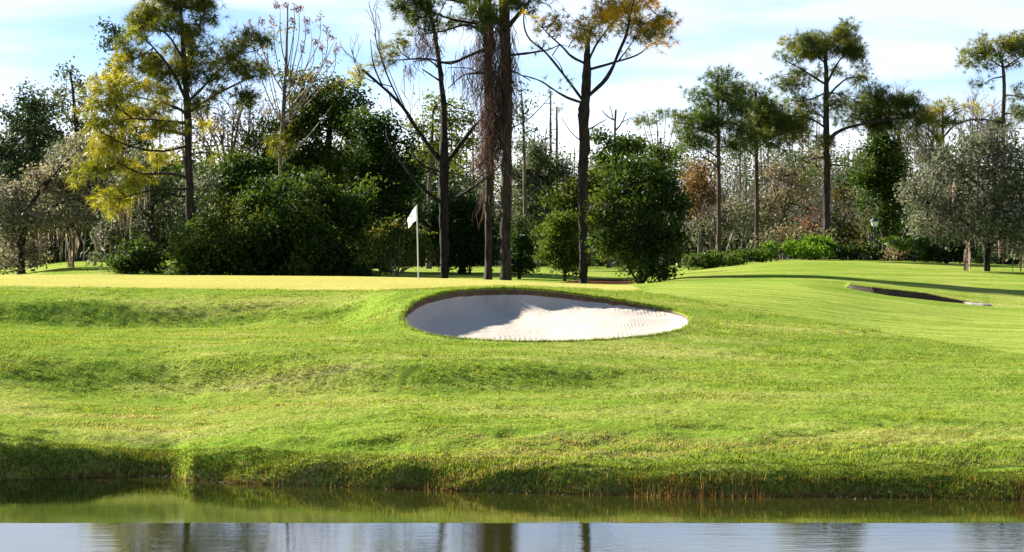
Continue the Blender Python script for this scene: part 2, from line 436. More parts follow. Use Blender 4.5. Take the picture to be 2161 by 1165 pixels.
# ------------------------------------------------------------------ bunker: soil lip and raked sand
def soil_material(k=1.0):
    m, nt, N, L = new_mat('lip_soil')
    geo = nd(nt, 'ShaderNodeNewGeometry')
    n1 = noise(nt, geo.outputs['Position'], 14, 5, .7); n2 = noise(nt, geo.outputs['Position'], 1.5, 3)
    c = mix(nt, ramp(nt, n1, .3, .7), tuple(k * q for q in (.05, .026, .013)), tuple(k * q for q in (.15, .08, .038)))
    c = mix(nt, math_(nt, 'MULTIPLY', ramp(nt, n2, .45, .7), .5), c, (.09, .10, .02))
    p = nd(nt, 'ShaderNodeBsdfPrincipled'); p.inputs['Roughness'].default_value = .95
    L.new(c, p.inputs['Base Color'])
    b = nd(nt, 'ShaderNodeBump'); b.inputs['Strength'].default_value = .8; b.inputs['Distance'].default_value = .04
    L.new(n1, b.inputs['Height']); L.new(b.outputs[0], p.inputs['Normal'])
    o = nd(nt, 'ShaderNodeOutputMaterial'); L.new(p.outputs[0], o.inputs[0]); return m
def sand_material():
    m, nt, N, L = new_mat('raked_sand')
    geo = nd(nt, 'ShaderNodeNewGeometry'); pos = geo.outputs['Position']
    n1 = noise(nt, pos, 30, 4, .7); n2 = noise(nt, pos, 1.2, 4, .6)
    c = mix(nt, ramp(nt, n1, .25, .75), (.38, .325, .265), (.48, .42, .35))
    c = mix(nt, math_(nt, 'MULTIPLY', ramp(nt, n2, .5, .75), .35), c, (.37, .30, .24))
    # rake furrows fan out towards the front of the pit
    warp = nd(nt, 'ShaderNodeVectorMath', operation='ADD')
    cmb = nd(nt, 'ShaderNodeCombineXYZ')
    nw = noise(nt, scaled(nt, pos, (.35, .35, .3)), 1.0, 2); L.new(math_(nt, 'MULTIPLY', nw, 1.6), cmb.inputs[0])
    L.new(pos, warp.inputs[0]); L.new(cmb.outputs[0], warp.inputs[1])
    mp = nd(nt, 'ShaderNodeMapping'); mp.inputs['Rotation'].default_value = (0, 0, math.radians(-14))
    L.new(warp.outputs[0], mp.inputs[0])
    w = nd(nt, 'ShaderNodeTexWave', wave_type='BANDS', bands_direction='X'); w.inputs['Scale'].default_value = 3.1
    w.inputs['Distortion'].default_value = 1.0; w.inputs['Detail'].default_value = 3; w.inputs['Detail Scale'].default_value = 1.2
    L.new(mp.outputs[0], w.inputs[0])
    p = nd(nt, 'ShaderNodeBsdfPrincipled'); p.inputs['Roughness'].default_value = .9
    p.inputs['Specular IOR Level'].default_value = .15
    L.new(c, p.inputs['Base Color'])
    b = nd(nt, 'ShaderNodeBump'); b.inputs['Strength'].default_value = .30; b.inputs['Distance'].default_value = .022
    brk = noise(nt, pos, .9, 3)
    L.new(math_(nt, 'ADD', math_(nt, 'MULTIPLY', w.outputs['Fac'], ramp(nt, brk, .40, .62)), math_(nt, 'ADD', math_(nt, 'MULTIPLY', n1, .8), math_(nt, 'MULTIPLY', noise(nt, pos, 6, 4, .65), 1.6))), b.inputs['Height'])
    L.new(b.outputs[0], p.inputs['Normal'])
    o = nd(nt, 'ShaderNodeOutputMaterial'); L.new(p.outputs[0], o.inputs[0]); return m
M_SOIL, M_SAND = soil_material(), sand_material()
ez = ground(bk[:, 0], bk[:, 1])
ex = (bk[:, 0] - CX) / F * bk[:, 1]
backness = smooth(50.5, 54.5, bk[:, 1])
endr = smooth(1230, 1440, bk[:, 0])
drop = .02 + backness * (.10 - .05 * endr) + .02 * (vnoise(np.arange(NB) * .3, np.ones(NB)) - .5)
gl = Geo()
ring = []
for inset, k in ((1.003, 0.0), (.9995, .45), (.997, 1.0), (.993, 1.35)):
    q = bscale(inset); ring.append(np.stack([(q[:, 0] - CX) / F * q[:, 1], q[:, 1], ez - .02 - drop * k], 1))
ring = np.array(ring)
i0 = np.arange(3)[:, None] * NB
gl.add(ring.reshape(-1, 3), np.array([.1, .06, .03]), f4=np.stack([i0 + j0, i0 + j1, i0 + NB + j1, i0 + NB + j0], -1).reshape(-1, 4))
lip = gl.build('bunker_lip', M_SOIL, smooth_shade=True)
tag(lip, 'brown bare soil lip cut round the big sand bunker', 'soil edge', kind='structure')

edge_xy = np.stack([ex, bk[:, 1]], 1)
ss = np.r_[.996, np.linspace(.985, .5, 40), np.linspace(.47, 0.02, 14)]
sv = []
for s_ in ss:
    q = bscale(s_); x = (q[:, 0] - CX) / F * q[:, 1]; y = q[:, 1]
    d = np.sqrt(((x[:, None] - edge_xy[None, :, 0]) ** 2 + (y[:, None] - edge_xy[None, :, 1]) ** 2))
    j_ = d.argmin(1); dm = d.min(1)
    wgt = 1 / (d ** 2 + .02) ** 1.5
    zavg = (wgt * (ez - drop)[None]).sum(1) / wgt.sum(1)
    near_z = (ez - drop)[j_]
    t_ = smooth(0, .6, dm); base_z = near_z * (1 - t_) + zavg * t_
    deep = .44 + .03 * smooth(-2.0, .2, x) - .30 * smooth(.0, 2.6, x)
    z = base_z - deep * (1 - np.exp(-dm / (.36 + .25 * smooth(-.3, 2.0, x)))) + .01
    z = z + (fbm(x * 1.4, y * 1.4, 3) - .45) * .06 * smooth(0, .5, dm) + (fbm(x * 4 + 3, y * 4, 2) - .4) * .025 * smooth(.2, .7, dm)
    z = np.minimum(z, (ez - drop) + .02)if s_ > .9 else z
    sv.append(np.stack([x, y, z], 1))
sv = np.array(sv); i0 = np.arange(len(ss) - 1)[:, None] * NB
gs = Geo()
sf = np.stack([i0 + j0, i0 + j1, i0 + NB + j1, i0 + NB + j0], -1).reshape(-1, 4)
gs.add(sv.reshape(-1, 3), np.array([.6, .5, .4]), f4=sf)
cap = sv[-1].mean(0)
gs.add(np.vstack([sv[-1], cap]), np.array([.6, .5, .4]), f3=np.stack([np.arange(NB), (np.arange(NB) + 1) % NB, np.full(NB, NB)], 1))
sand = gs.build('sand', M_SAND, smooth_shade=True)
tag(sand, 'pale raked sand filling the oval bunker below the green', 'sand', kind='structure')

gb = Geo(); rows = []
for t, dy in ((0, -.16), (.04, -.13), (.5, -.08), (.93, -.06), (1.0, .0), (.97, .03)):
    rows.append(np.stack([(xq - CX) / F * (yb + dy), yb + dy, zb0 + .01 + stepd * t * .98], 1))
rows = np.array(rows); n2 = len(xq); i0 = np.arange(5)[:, None] * n2; jj = np.arange(n2 - 1)[None]
gb.add(rows.reshape(-1, 3), np.array([.06, .03, .02]), f4=np.stack([i0 + jj, i0 + jj + 1, i0 + n2 + jj + 1, i0 + n2 + jj], -1).reshape(-1, 4))
tag(gb.build('bunker_face', soil_material(.45)), 'dark brown shaded soil face of the second bunker on the right', 'soil face', kind='structure')  # lip soil scaled darker, so shade on the face is in its colour
g2 = Geo()
xs = np.linspace(2030, 2092, 24); rows = []
for k, t in enumerate((0, .35, .7, 1)):
    y = np.interp(xs, xq, yb) - .02 - t * np.interp(xs, [2030, 2050, 2075, 2092], [.10, .35, .35, .1])
    rows.append(np.stack([(xs - CX) / F * y, y, ground(xs, y) + (.05, .05, .03, -.02)[k]], 1))
rows = np.array(rows); n3 = len(xs); i0 = np.arange(3)[:, None] * n3; jj = np.arange(n3 - 1)[None]
g2.add(rows.reshape(-1, 3), np.array([.6, .5, .4]), f4=np.stack([i0 + jj + 1, i0 + jj, i0 + n3 + jj, i0 + n3 + jj + 1], -1).reshape(-1, 4))
tag(g2.build('sand_sliver', M_SAND, smooth_shade=True), 'thin sliver of sand at the foot of the second bunker', 'sand', kind='structure')

# ------------------------------------------------------------------ water
def water_material():
    m, nt, N, L = new_mat('pond_water')
    geo = nd(nt, 'ShaderNodeNewGeometry'); pos = geo.outputs['Position']
    sepx = nd(nt, 'ShaderNodeSeparateXYZ'); L.new(pos, sepx.inputs[0])
    n1 = noise(nt, scaled(nt, pos, (1.3, 4.0, 1)), 1.0, 3, .55)
    n2 = noise(nt, scaled(nt, pos, (5, 16, 1)), 1.0, 3, .6)
    front_ripple = ramp(nt, sepx.outputs[1], 32.2, 31.2)      # slightly stronger ripples on the tilted front sheet
    p = nd(nt, 'ShaderNodeBsdfPrincipled'); p.inputs['Base Color'].default_value = (.020, .022, .004, 1)
    p.inputs['Roughness'].default_value = .03; p.inputs['IOR'].default_value = 1.42
    b = nd(nt, 'ShaderNodeBump'); b.inputs['Distance'].default_value = .02
    L.new(math_(nt, 'ADD', .035, math_(nt, 'MULTIPLY', front_ripple, .035)), b.inputs['Strength'])
    L.new(math_(nt, 'ADD', n1, math_(nt, 'MULTIPLY', n2, .4)), b.inputs['Height']); L.new(b.outputs[0], p.inputs['Normal'])
    o = nd(nt, 'ShaderNodeOutputMaterial'); L.new(p.outputs[0], o.inputs[0]); return m
YE = H * F / (1104 - HY)
TILT = math.radians(1.25)  # front sheet sloped to throw back bright sky; its paleness comes from this shape
gw = Geo()
wx = np.linspace(-140, 140, 29)
wrows = [(46, 0), (YE + 2, 0), (YE, 0), (YE - 6, -6 * math.tan(TILT)), (-80, -6 * math.tan(TILT))]
wv = np.array([[(x, y, z) for x in wx] for y, z in wrows])
nw_ = len(wx); i0 = np.arange(len(wrows) - 1)[:, None] * nw_; jj = np.arange(nw_ - 1)[None]
gw.add(wv.reshape(-1, 3), np.zeros(3), f4=np.stack([i0 + jj, i0 + nw_ + jj, i0 + nw_ + jj + 1, i0 + jj + 1], -1).reshape(-1, 4))
tag(gw.build('water', water_material()), 'dark pond with a front band tilted to mirror the pale sky', 'water', kind='structure')

# ------------------------------------------------------------------ grass as real blades
def blades(g, rng, base, h, w, lean, col):
    n = len(base)
    a = rng.uniform(0, 2 * np.pi, n); s = np.stack([np.cos(a), np.sin(a), 0 * a], 1)
    d = unit(np.array([0, 0, 1.0]) + rng.standard_normal((n, 3)) * lean[0] + np.array(lean[1]))
    hh = (h * rng.uniform(.5, 1.3, n))[:, None]; ww = (w * rng.uniform(.7, 1.3, n))[:, None]
    v = np.stack([base - s * ww, base + s * ww, base + d * hh], 1)
    g.add(v.reshape(-1, 3), np.repeat(col, 3, 0), f3=np.arange(n * 3).reshape(-1, 3))
def turf_colors(rng, X, Y):
    big = fbm(X * .22 + 11, Y * .5 + 2, 3); strk = fbm(X * .3, Y * 3.1 + 50, 3); mid = fbm(X * 1.3, Y * 2.6, 3)
    c = np.array([.128, .202, .026])[None] + (np.array([.085, .070, .018]) * smooth(.3, .65, mid)[:, None])
    dry = (smooth(.46, .66, strk * .55 + big * .5) * smooth(47, 42, Y) * .75 + .12 * smooth(.5, .7, big))[:, None]
    pale = smooth(.5, .72, big)[:, None] * .5
    c = c * (1 - pale) + np.array([.27, .295, .065]) * pale
    c = c * (1 - dry) + np.array([.34, .28, .15]) * dry
    c = c * (1 + .36 * rng.standard_normal((len(X), 1)))
    straw = (rng.random(len(X)) < .05)[:, None]
    return np.clip(np.where(straw, np.array([.30, .25, .15]), c), .01, .6)
rng = np.random.default_rng(3)
N_T = 460000
y = 36.2 + (62 - 36.2) * rng.random(N_T) ** 1.15
px = rng.uniform(-170, 2330, N_T)
z = ground(px, y); r = row_of(px, y, z)
keep = (z > .12) & ~inside(bscale(1.012), px, y)
zone = np.zeros(N_T, bool)
fl = inside(FAIR, px, r) | inside(GREEN, px, r)
keep &= ~fl
px, y, z = px[keep], y[keep], z[keep]; X = (px - CX) / F * y
gt = Geo()
tall = .020 + .024 * smooth(.4, .65, fbm(X * .8 + 3, y * 1.6, 3)) + .035 * smooth(38.5, 36.5, y)
edge_w = 1 - soft_in(bscale(1.16), px, y, 6.0)
blades(gt, rng, np.stack([X, y, z + micro(X, y) * edge_w * smooth(36.3, 36.9, y) - .006], 1), tall * (.6 + .9 * fbm(X * 5, y * 3, 2)), .010, (.40, (.42, -.10, 0)), turf_colors(rng, X, y))
tag(gt.build('grass', M_BLADE), 'short rough grass covering the slopes round the bunker', 'grass', kind='stuff')

# coarser clumps, thickest on the banks between the terraces
n = 9000
cy = 37 + (62 - 37) * rng.random(n) ** 1.1; cpx = rng.uniform(-150, 2310, n)
cz = ground(cpx, cy); cx = (cpx - CX) / F * cy
slope = (ground(cpx, cy + .3) - cz) / .3
ok = (rng.random(n) < np.clip(.10 + 1.1 * smooth(.14, .34, slope), 0, 1)) & ~inside(bscale(1.16), cpx, cy)
rr_ = row_of(cpx, cy, cz); ok &= ~inside(FAIR, cpx, rr_) & ~inside(GREEN, cpx, rr_) & (cz > .3)
cy, cpx, cz, cx = cy[ok], cpx[ok], cz[ok], cx[ok]; m_ = 13
bx = np.repeat(cx, m_) + rng.standard_normal(len(cx) * m_) * .055; by = np.repeat(cy, m_) + rng.standard_normal(len(cx) * m_) * .04
bz = ground(bx / by * F + CX, by) + micro(bx, by)
gc = Geo()
blades(gc, rng, np.stack([bx, by, bz - .006], 1), np.repeat(rng.uniform(.028, .065, len(cx)), m_), .010, (.32, (.55, -.15, 0)), turf_colors(rng, bx, by) * np.repeat(rng.uniform(.7, 1.05, (len(cx), 1)), m_, 0))
tag(gc.build('grass_clumps', M_BLADE), 'coarser grass clumps on the steep banks between the terraces', 'grass', kind='stuff')

# fringe of longer grass hanging over the bunker lip
gf = Geo(); n = 9000
k = rng.integers(0, NB, n); u = rng.random(n)[:, None]; q = bscale(1.004)
bb = q[k] * (1 - u) + q[(k + 1) % NB] * u
zz = ground(bb[:, 0], bb[:, 1]) + .005; X = (bb[:, 0] - CX) / F * bb[:, 1]
inw = unit(np.stack([(bkc[0] - CX) / F * bkc[1] - X, bkc[1] - bb[:, 1], -.1 + 0 * X], 1))
base = np.stack([X, bb[:, 1], zz], 1) - inw * rng.random(n)[:, None] * .12
tip_bias = inw * .5
a = rng.uniform(0, 2 * np.pi, n); s_ = np.stack([np.cos(a), np.sin(a), 0 * a], 1) * .009
d = unit(np.array([0, 0, .7]) + rng.standard_normal((n, 3)) * .5 + tip_bias)
gf.add(np.stack([base - s_, base + s_, base + d * rng.uniform(.03, .085, n)[:, None]], 1).reshape(-1, 3), np.repeat(turf_colors(rng, X, bb[:, 1]), 3, 0), f3=np.arange(n * 3).reshape(-1, 3))
tag(gf.build('lip_grass', M_BLADE), 'fringe of longer grass along the bunker lip', 'grass', kind='stuff')

# the same fringe over the second bunker's face
gf2 = Geo(); n = 2600
u = rng.random(n); fx = np.interp(u, np.linspace(0, 1, len(xq)), xq); fy = np.interp(fx, xq, yb) + rng.uniform(-.05, .30, n)
fzt = np.interp(fx, xq, zb0 + stepd); X = (fx - CX) / F * fy
blades(gf2, rng, np.stack([X, fy, fzt - .01], 1), .055, .012, (.5, (.2, -.45, 0)), turf_colors(rng, X, fy) * .9)
tag(gf2.build('lip_grass', M_BLADE), 'grass fringe overhanging the second bunker face', 'grass', kind='stuff')

# bank: lush drooping grass above, straw and reeds at the waterline
shore_px = np.array([a for a in PXC if -900 <= a <= 3000]); shore_y = np.array([PROF[a][0][0] for a in shore_px])
def shore(px): return pchip(shore_px, shore_y, px)
n = 84000
px = rng.uniform(-500, 2600, n); y = shore(px) + rng.random(n) ** .8 * 1.15 - .12
z = ground(px, y); X = (px - CX) / F * y
ok = z > -.03; px, y, z, X = px[ok], y[ok], z[ok], X[ok]; n = len(px)
hgt = np.clip((z) / .4, 0, 1)
pal_g = pick(rng, [(.06, .11, .012), (.09, .14, .016), (.04, .075, .010), (.14, .16, .035), (.10, .09, .03)], n, .35)
pal_b = pick(rng, [(.22, .11, .045), (.28, .17, .075), (.12, .06, .025), (.08, .08, .02)], n)
patch = smooth(.42, .58, fbm(X * .5 + 31, y * .4, 3)); rightness = smooth(500, 1500, px)
brown = (rng.random(n) < np.clip((1 - hgt * 1.5) * (.25 + .9 * patch * rightness) + .12 * patch, 0, .95))[:, None]
gk = Geo()
blades(gk, rng, np.stack([X, y, z - .02], 1), .045 + .06 * rng.random(n) * (1 - smooth(.2, .4, z)), .009, (.45, (.10, -.35, -.05)), np.where(brown, pal_b, pal_g))
tag(gk.build('bank_grass', M_BLADE), 'lush grass drooping over the pond bank', 'grass', kind='stuff')
n = 8500
px = rng.uniform(-300, 2500, n); y = shore(px) + rng.uniform(-.25, .25, n); X = (px - CX) / F * y
ok = rng.random(n) < .06 + .94 * smooth(.38, .56, fbm(X * .7 + 31, y * .4, 3)) * smooth(400, 1500, px)
px, y, X = px[ok], y[ok], X[ok]; n = len(px)
z = np.maximum(ground(px, y), -.05)
gr_ = Geo()
blades(gr_, rng, np.stack([X, y, z - .03], 1), .11 + .10 * rng.random(n) ** 2, .006, (.16, (.03, -.08, 0)), pick(rng, [(.27, .13, .055), (.33, .20, .09), (.16, .075, .03), (.12, .10, .03), (.09, .06, .03)], n))
tag(gr_.build('reeds', M_BLADE), 'rusty brown reeds and straw standing along the waterline', 'reeds', kind='stuff')
# small stones and mud flecks at the corner of the bank
gp = Geo(); n = 150
px = np.r_[rng.uniform(290, 500, 70), rng.uniform(500, 2161, 80)]; y = shore(px) - rng.uniform(-.15, .35, n) * rng.random(n); X = (px - CX) / F * y
for xx, yy_ in zip(X, y):
    s_ = .010 + .022 * rng.random() ** 3
    th = np.linspace(0, 2 * np.pi, 6, endpoint=False)
    rr = s_ * rng.uniform(.7, 1.2, 6)
    v = np.vstack([np.stack([xx + rr * np.cos(th), yy_ + rr * np.sin(th), np.full(6, -.01)], 1), np.stack([xx + rr * .6 * np.cos(th), yy_ + rr * .6 * np.sin(th), np.full(6, s_ * .7)], 1)])
    i = np.arange(6); f = np.stack([i, (i + 1) % 6, (i + 1) % 6 + 6, i + 6], 1)
    gp.add(v, np.array([.25, .18, .13]) * rng.uniform(.4, 1.6), f4=np.vstack([f, [[6, 7, 8, 9]], [[6, 9, 10, 11]]]))
tag(gp.build('pebbles', M_BARK), 'small pebbles and mud flecks at the waterline', 'pebbles', kind='stuff')

# ------------------------------------------------------------------ trees and shrubs
DARK_BARK = (.055, .042, .036); GREY_BARK = (.20, .17, .15); PALE_BARK = (.42, .37, .33); BROWN_BARK = (.11, .075, .055)
PAL = dict(
 pine_gold=[(.26, .26, .020), (.20, .21, .018), (.12, .15, .014), (.32, .29, .03)],
 pine_olive=[(.095, .115, .014), (.13, .14, .015), (.065, .085, .012)],
 pine_green=[(.035, .070, .014), (.050, .085, .015), (.070, .100, .016)],
 pine_dark=[(.028, .055, .014), (.040, .070, .016), (.055, .080, .015)],
 pine_orange=[(.52, .32, .02), (.46, .32, .025), (.30, .25, .02), (.16, .16, .018)],
 dark=[(.014, .034, .008), (.020, .045, .010), (.030, .058, .012)],
 mid=[(.035, .070, .012), (.050, .085, .014), (.075, .105, .018)],
 olive=[(.075, .090, .018), (.105, .110, .022), (.05, .075, .014)],
 bright=[(.08, .17, .012), (.11, .20, .015), (.06, .13, .012)],
 lime=[(.10, .125, .015), (.15, .16, .018), (.07, .10, .014)],
 greygreen=[(.085, .105, .060), (.14, .155, .10), (.22, .21, .16), (.06, .075, .04)],
 silver=[(.13, .14, .08), (.24, .22, .16), (.40, .36, .29), (.07, .09, .04), (.28, .21, .12)],
 tan=[(.26, .17, .08), (.18, .13, .07), (.32, .25, .14), (.12, .11, .05)],
 rust=[(.17, .085, .035), (.13, .075, .035), (.20, .12, .05)],
 red=[(.22, .06, .04), (.16, .06, .04)],
 white=[(.62, .58, .50), (.5, .5, .40)],
 yellowleaf=[(.22, .15, .025), (.12, .11, .025), (.07, .085, .018), (.045, .06, .015)],
 pod=[(.10, .045, .035), (.15, .07, .04), (.06, .04, .03)],
)
MOSSC = [(.17, .145, .11), (.25, .22, .175), (.11, .095, .07)]
VINEC = [(.085, .055, .045), (.15, .10, .08), (.05, .034, .03)]

class Tree:
    """a plant with its trunk and limbs as one mesh, foliage as another"""
    def __init__(s, name, label, cat, px, Y, seed, group=None, base=None):
        s.rng = np.random.default_rng(seed); s.Y = Y
        z = gz(px, Y) if base is None else base
        s.base = np.array([(px - CX) / F * Y, Y, z])
        s.root = empty(name, s.base, label, cat, group)
        s.wood = Geo(); s.fol = Geo(); s.moss = Geo(); s.nodes = []; s.mat = None
        s.leafmat = M_LEAF
    def pt(s, px, py, dy=0.0):
        # real position: the traced outline laid at the plant's own distance, then pushed in depth
        p = P(px, py, s.Y); p[1] += dy; return p
    def trunk(s, path, col=DARK_BARK, n=9, wob=.12):
        pts = np.array([s.pt(a, b) for a, b, _ in path]); rad = np.array([c for *_, c in path]) / F * s.Y
        pts[0] = s.base + np.array([0, 0, -.25])
        pts[1:, 1] += np.cumsum(s.rng.standard_normal(len(pts) - 1)) * wob
        m = max(6, int(len(pts) * 4)); q, r = resample(pts, rad, m)
        r[:2] *= np.array([1.35, 1.12]) if m > 8 else 1
        tube(s.wood, q, r, np.array(col), n, s.rng); s.nodes.append(q); s.main = q; return s
    def near(s, p):
        a = np.concatenate(s.nodes); return a[((a - p) ** 2).sum(1).argmin()]
    def limb(s, path, r0, r1=None, col=DARK_BARK, depth=None, n=6):
        pts = np.array([s.pt(a, b) for a, b in path])
        L = np.linalg.norm(pts[-1] - pts[0])
        dep = (s.rng.uniform(-.55, .55) if depth is None else depth) * L
        start = s.near(pts[0]); pts[:, 1] = start[1] + np.linspace(0, 1, len(pts)) * dep
        pts[0] = start
        r1 = r0 * .35 if r1 is None else r1
        q, r = resample(pts, np.linspace(r0, r1, len(pts)) / F * s.Y, max(5, len(pts) * 3))
        tube(s.wood, q, r, np.array(col), n, s.rng); s.nodes.append(q); return q
    def twig(s, a, b, r0=.022, r1=.007, col=DARK_BARK, sag=.15):
        d = b - a; L = np.linalg.norm(d)
        mid = a + d * .5 + s.rng.standard_normal(3) * L * .08 + np.array([0, 0, -sag * L * .3])
        q, r = resample(np.array([a, mid, b]), [r0, (r0 + r1) / 2, r1], 5)
        tube(s.wood, q, r, np.array(col), 4); return q
    def blobs(s, bl, deep=.9, spread=1.0):
        """photo ellipses -> ellipsoids in the world (centre, radii)"""
        out = []
        W_ = max(b[0] for b in bl) - min(b[0] for b in bl)
        half = min(3.2, .5 * W_ / F * s.Y) * .55 * spread
        for b in bl:
            c = s.pt(b[0], b[1], b[4] if len(b) > 4 else s.rng.uniform(-half, half))
            rx, rz = b[2] / F * s.Y, b[3] / F * s.Y
            out.append((c, np.array([rx, max(.35, min(rx, 2.2) * deep), rz])))
        return out
    def _in(s, c, r, n, shell=.35):
        d = unit(s.rng.standard_normal((n, 3))); rad = (shell + (1 - shell) * s.rng.random(n)) ** .6
        return c + d * rad[:, None] * r
    def needles(s, bl, pal, per_m2=34, size=.36, k=17, twigs=True, clump=.23, col=DARK_BARK, w=.062, deep=.9):
        s.leafmat = M_NEEDLE
        pal = PAL[pal] if isinstance(pal, str) else pal
        for c, r in s.blobs(bl, deep):
            area = math.pi * r[0] * r[2]
            nt_ = max(5, int(per_m2 * 3.0 * area)); nc_ = max(2, nt_ // 24)
            cc = s._in(c, r, nc_, .2)
            if twigs:
                for p in cc[:: 2]:
                    a = s.near(p)
                    if np.linalg.norm(a - p) < 5: s.twig(a, p, .026, .009, col)
            ci = s.rng.integers(0, nc_, nt_)
            cen = cc[ci] + s.rng.standard_normal((nt_, 3)) * clump * np.array([1, 1, .6])
            axis = unit(cen - c + np.array([0, 0, .5]) * r[2] + .2 * s.rng.standard_normal((nt_, 3)))
            base = pick(s.rng, pal, nc_, .15)
            tufts(s.fol, s.rng, cen, axis, size, np.clip(base[ci] * (1 + .18 * s.rng.standard_normal((nt_, 1))), .004, .8), k, w)
        return s
    def leafy(s, bl, pal, per_m2=520, size=.17, clump=.30, shell=.55, deep=.9, twigs=3, col=DARK_BARK, w=.55, spread=1.0):
        if s.leafmat is M_LEAF and (pal in ('greygreen', 'silver', 'tan') or (not isinstance(pal, str) and PAL['greygreen'][0] in pal)): s.leafmat = M_GREY
        pal = PAL[pal] if isinstance(pal, str) else pal
        for c, r in s.blobs(bl, deep, spread):
            area = math.pi * r[0] * r[2]
            nl = max(12, int(per_m2 * 1.6 * area * (.17 / size) ** 2)); nc_ = max(3, int(area * 4.5 / (clump / .3) ** 2))
            cc = c + (s._in(c, r * .92, nc_, shell) - c) * s.rng.choice([.75, .9, 1.0, 1.15, 1.35], (nc_, 1), p=[.2, .25, .25, .18, .12])
            for p in cc[:twigs * 2:2]:
                if s.nodes:
                    a = s.near(p)
                    if np.linalg.norm(a - p) < 5: s.twig(a, p, .03, .01, col)
            ci = s.rng.integers(0, nc_, nl)
            cen = cc[ci] + s.rng.standard_normal((nl, 3)) * clump * np.array([1, 1, .75])
            base = pick(s.rng, pal, nc_, .2)
            own = pick(s.rng, pal, nl, .2)
            leaves(s.fol, s.rng, cen, size, np.clip(base[ci] * .55 + own * .45, .004, .8), w)
        return s
    def bare(s, start, direc, length, r0, depth, col, spread=.55, kids=(2, 4), up=.15, tips=None):
        """recursive leafless branching"""
        p = np.asarray(start, float); d = unit(np.asarray(direc, float)); pts = [p]
        m = 5 if depth > 1 else 4
        for _ in range(m - 1):
            d = unit(d + s.rng.standard_normal(3) * .10 + np.array([0, 0, up * .25])); p = p + d * length / (m - 1); pts.append(p)
        pts = np.array(pts); rr = np.linspace(r0, max(.006, r0 * .5), m)
        tube(s.wood, pts, rr, np.array(col) * s.rng.uniform(.8, 1.2), 5 if r0 > .03 else 3)
        if r0 > .02: s.nodes.append(pts)
        if depth <= 0:
            if tips is not None: tips.append(pts[-1])
            return
        for _ in range(s.rng.integers(kids[0], kids[1] + 1)):
            t = s.rng.uniform(.35, 1.0); i = min(m - 1, int(t * (m - 1) + .5))
            nd_ = unit(d + s.rng.standard_normal(3) * spread + np.array([0, 0, up]))
            s.bare(pts[i], nd_, length * s.rng.uniform(.5, .78), max(.006, r0 * .58), depth - 1, col, spread, kids, up, tips)
    def hang(s, zones, n, length, width=.035, pal=MOSSC, sway=.12):
        for b in zones:
            c, r = s.blobs([b])[0]
            k = max(6, int(n * math.pi * r[0] * r[2]))
            tops = s._in(c, r, k, .1)
            strands(s.moss, s.rng, tops, length, width, pick(s.rng, pal, k, .25), sway)
        return s
    def done(s, moss_name='moss'):
        if s.wood.n: s.wood.build('trunk', M_BARK, s.root, True)
        if s.fol.n: s.fol.build('crown', s.leafmat, s.root)
        if s.moss.n: s.moss.build(moss_name, M_MOSS, s.root)
        return s

# --- the far wood that reads as one mass behind everything
wd = Tree('far_wood', None, None, 1080, 175, 11, base=1.5)
wr = wd.rng
for k in range(150):
    px = wr.uniform(-250, 2420); Y = wr.uniform(165, 215)
    X = (px - CX) / F * Y; z0 = 2.2
    tall = wr.uniform(7.5, 11.5) * (1.0 if px < 900 or px > 1450 else .95)
    gap = 1245 < px < 1330
    hgt = tall * (.72 if gap else 1)
    lean = wr.uniform(-.4, .4)
    pts = np.array([(X, Y, z0 - .5), (X + lean * .4, Y, z0 + hgt * .5), (X + lean, Y, z0 + hgt)])
    q, r = resample(pts, [.11, .09, .03], 7); tube(wd.wood, q, r, np.array(GREY_BARK) * wr.uniform(.4, .9), 5)
    for j in range(wr.integers(3, 7)):
        t = wr.uniform(.4, 1); b = q[min(6, int(t * 6))]
        e = b + np.array([wr.uniform(-1.6, 1.6), wr.uniform(-1, 1), wr.uniform(.1, 1.2)]); wd.twig(b, e, .03, .01, np.array(GREY_BARK) * .7)
        nl = 45; cen = e + wr.standard_normal((nl, 3)) * np.array([.55, .55, .35])
        leaves(wd.fol, wr, cen, .22, pick(wr, PAL[('greygreen', 'olive', 'mid', 'tan')[wr.integers(0, 4)]], nl))
for k in range(2100):
    px = wr.uniform(-350, 2500); Y = wr.uniform(150, 172); X = (px - CX) / F * Y
    nl = 60; lf = px < 1000; c = np.array([X, Y, 2.2 + (6.5 if lf else 3.8) * wr.random() ** (1.0 if lf else 1.3)])
    leaves(wd.fol, wr, c + wr.standard_normal((nl, 3)) * np.array([.9, .5, .5]), .36, pick(wr, PAL[(('dark', 'dark', 'mid', 'dark', 'mid', 'olive') if lf else ('greygreen', 'dark', 'mid', 'dark', 'dark', 'mid'))[wr.integers(0, 6)]], nl) * .8)
for k in range(150):
    px = wr.uniform(-300, 2450) if k < 60 else wr.uniform(1250, 2250); Y = wr.uniform(140, 165); z0 = 2.4
    wd.bare(((px - CX) / F * Y, Y, z0), (wr.uniform(-.2, .2), 0, 1), wr.uniform(2.0, 3.4), .05, 3, np.array((.20, .165, .14)) * wr.uniform(.6, 1.3), .42, (3, 4), .25)
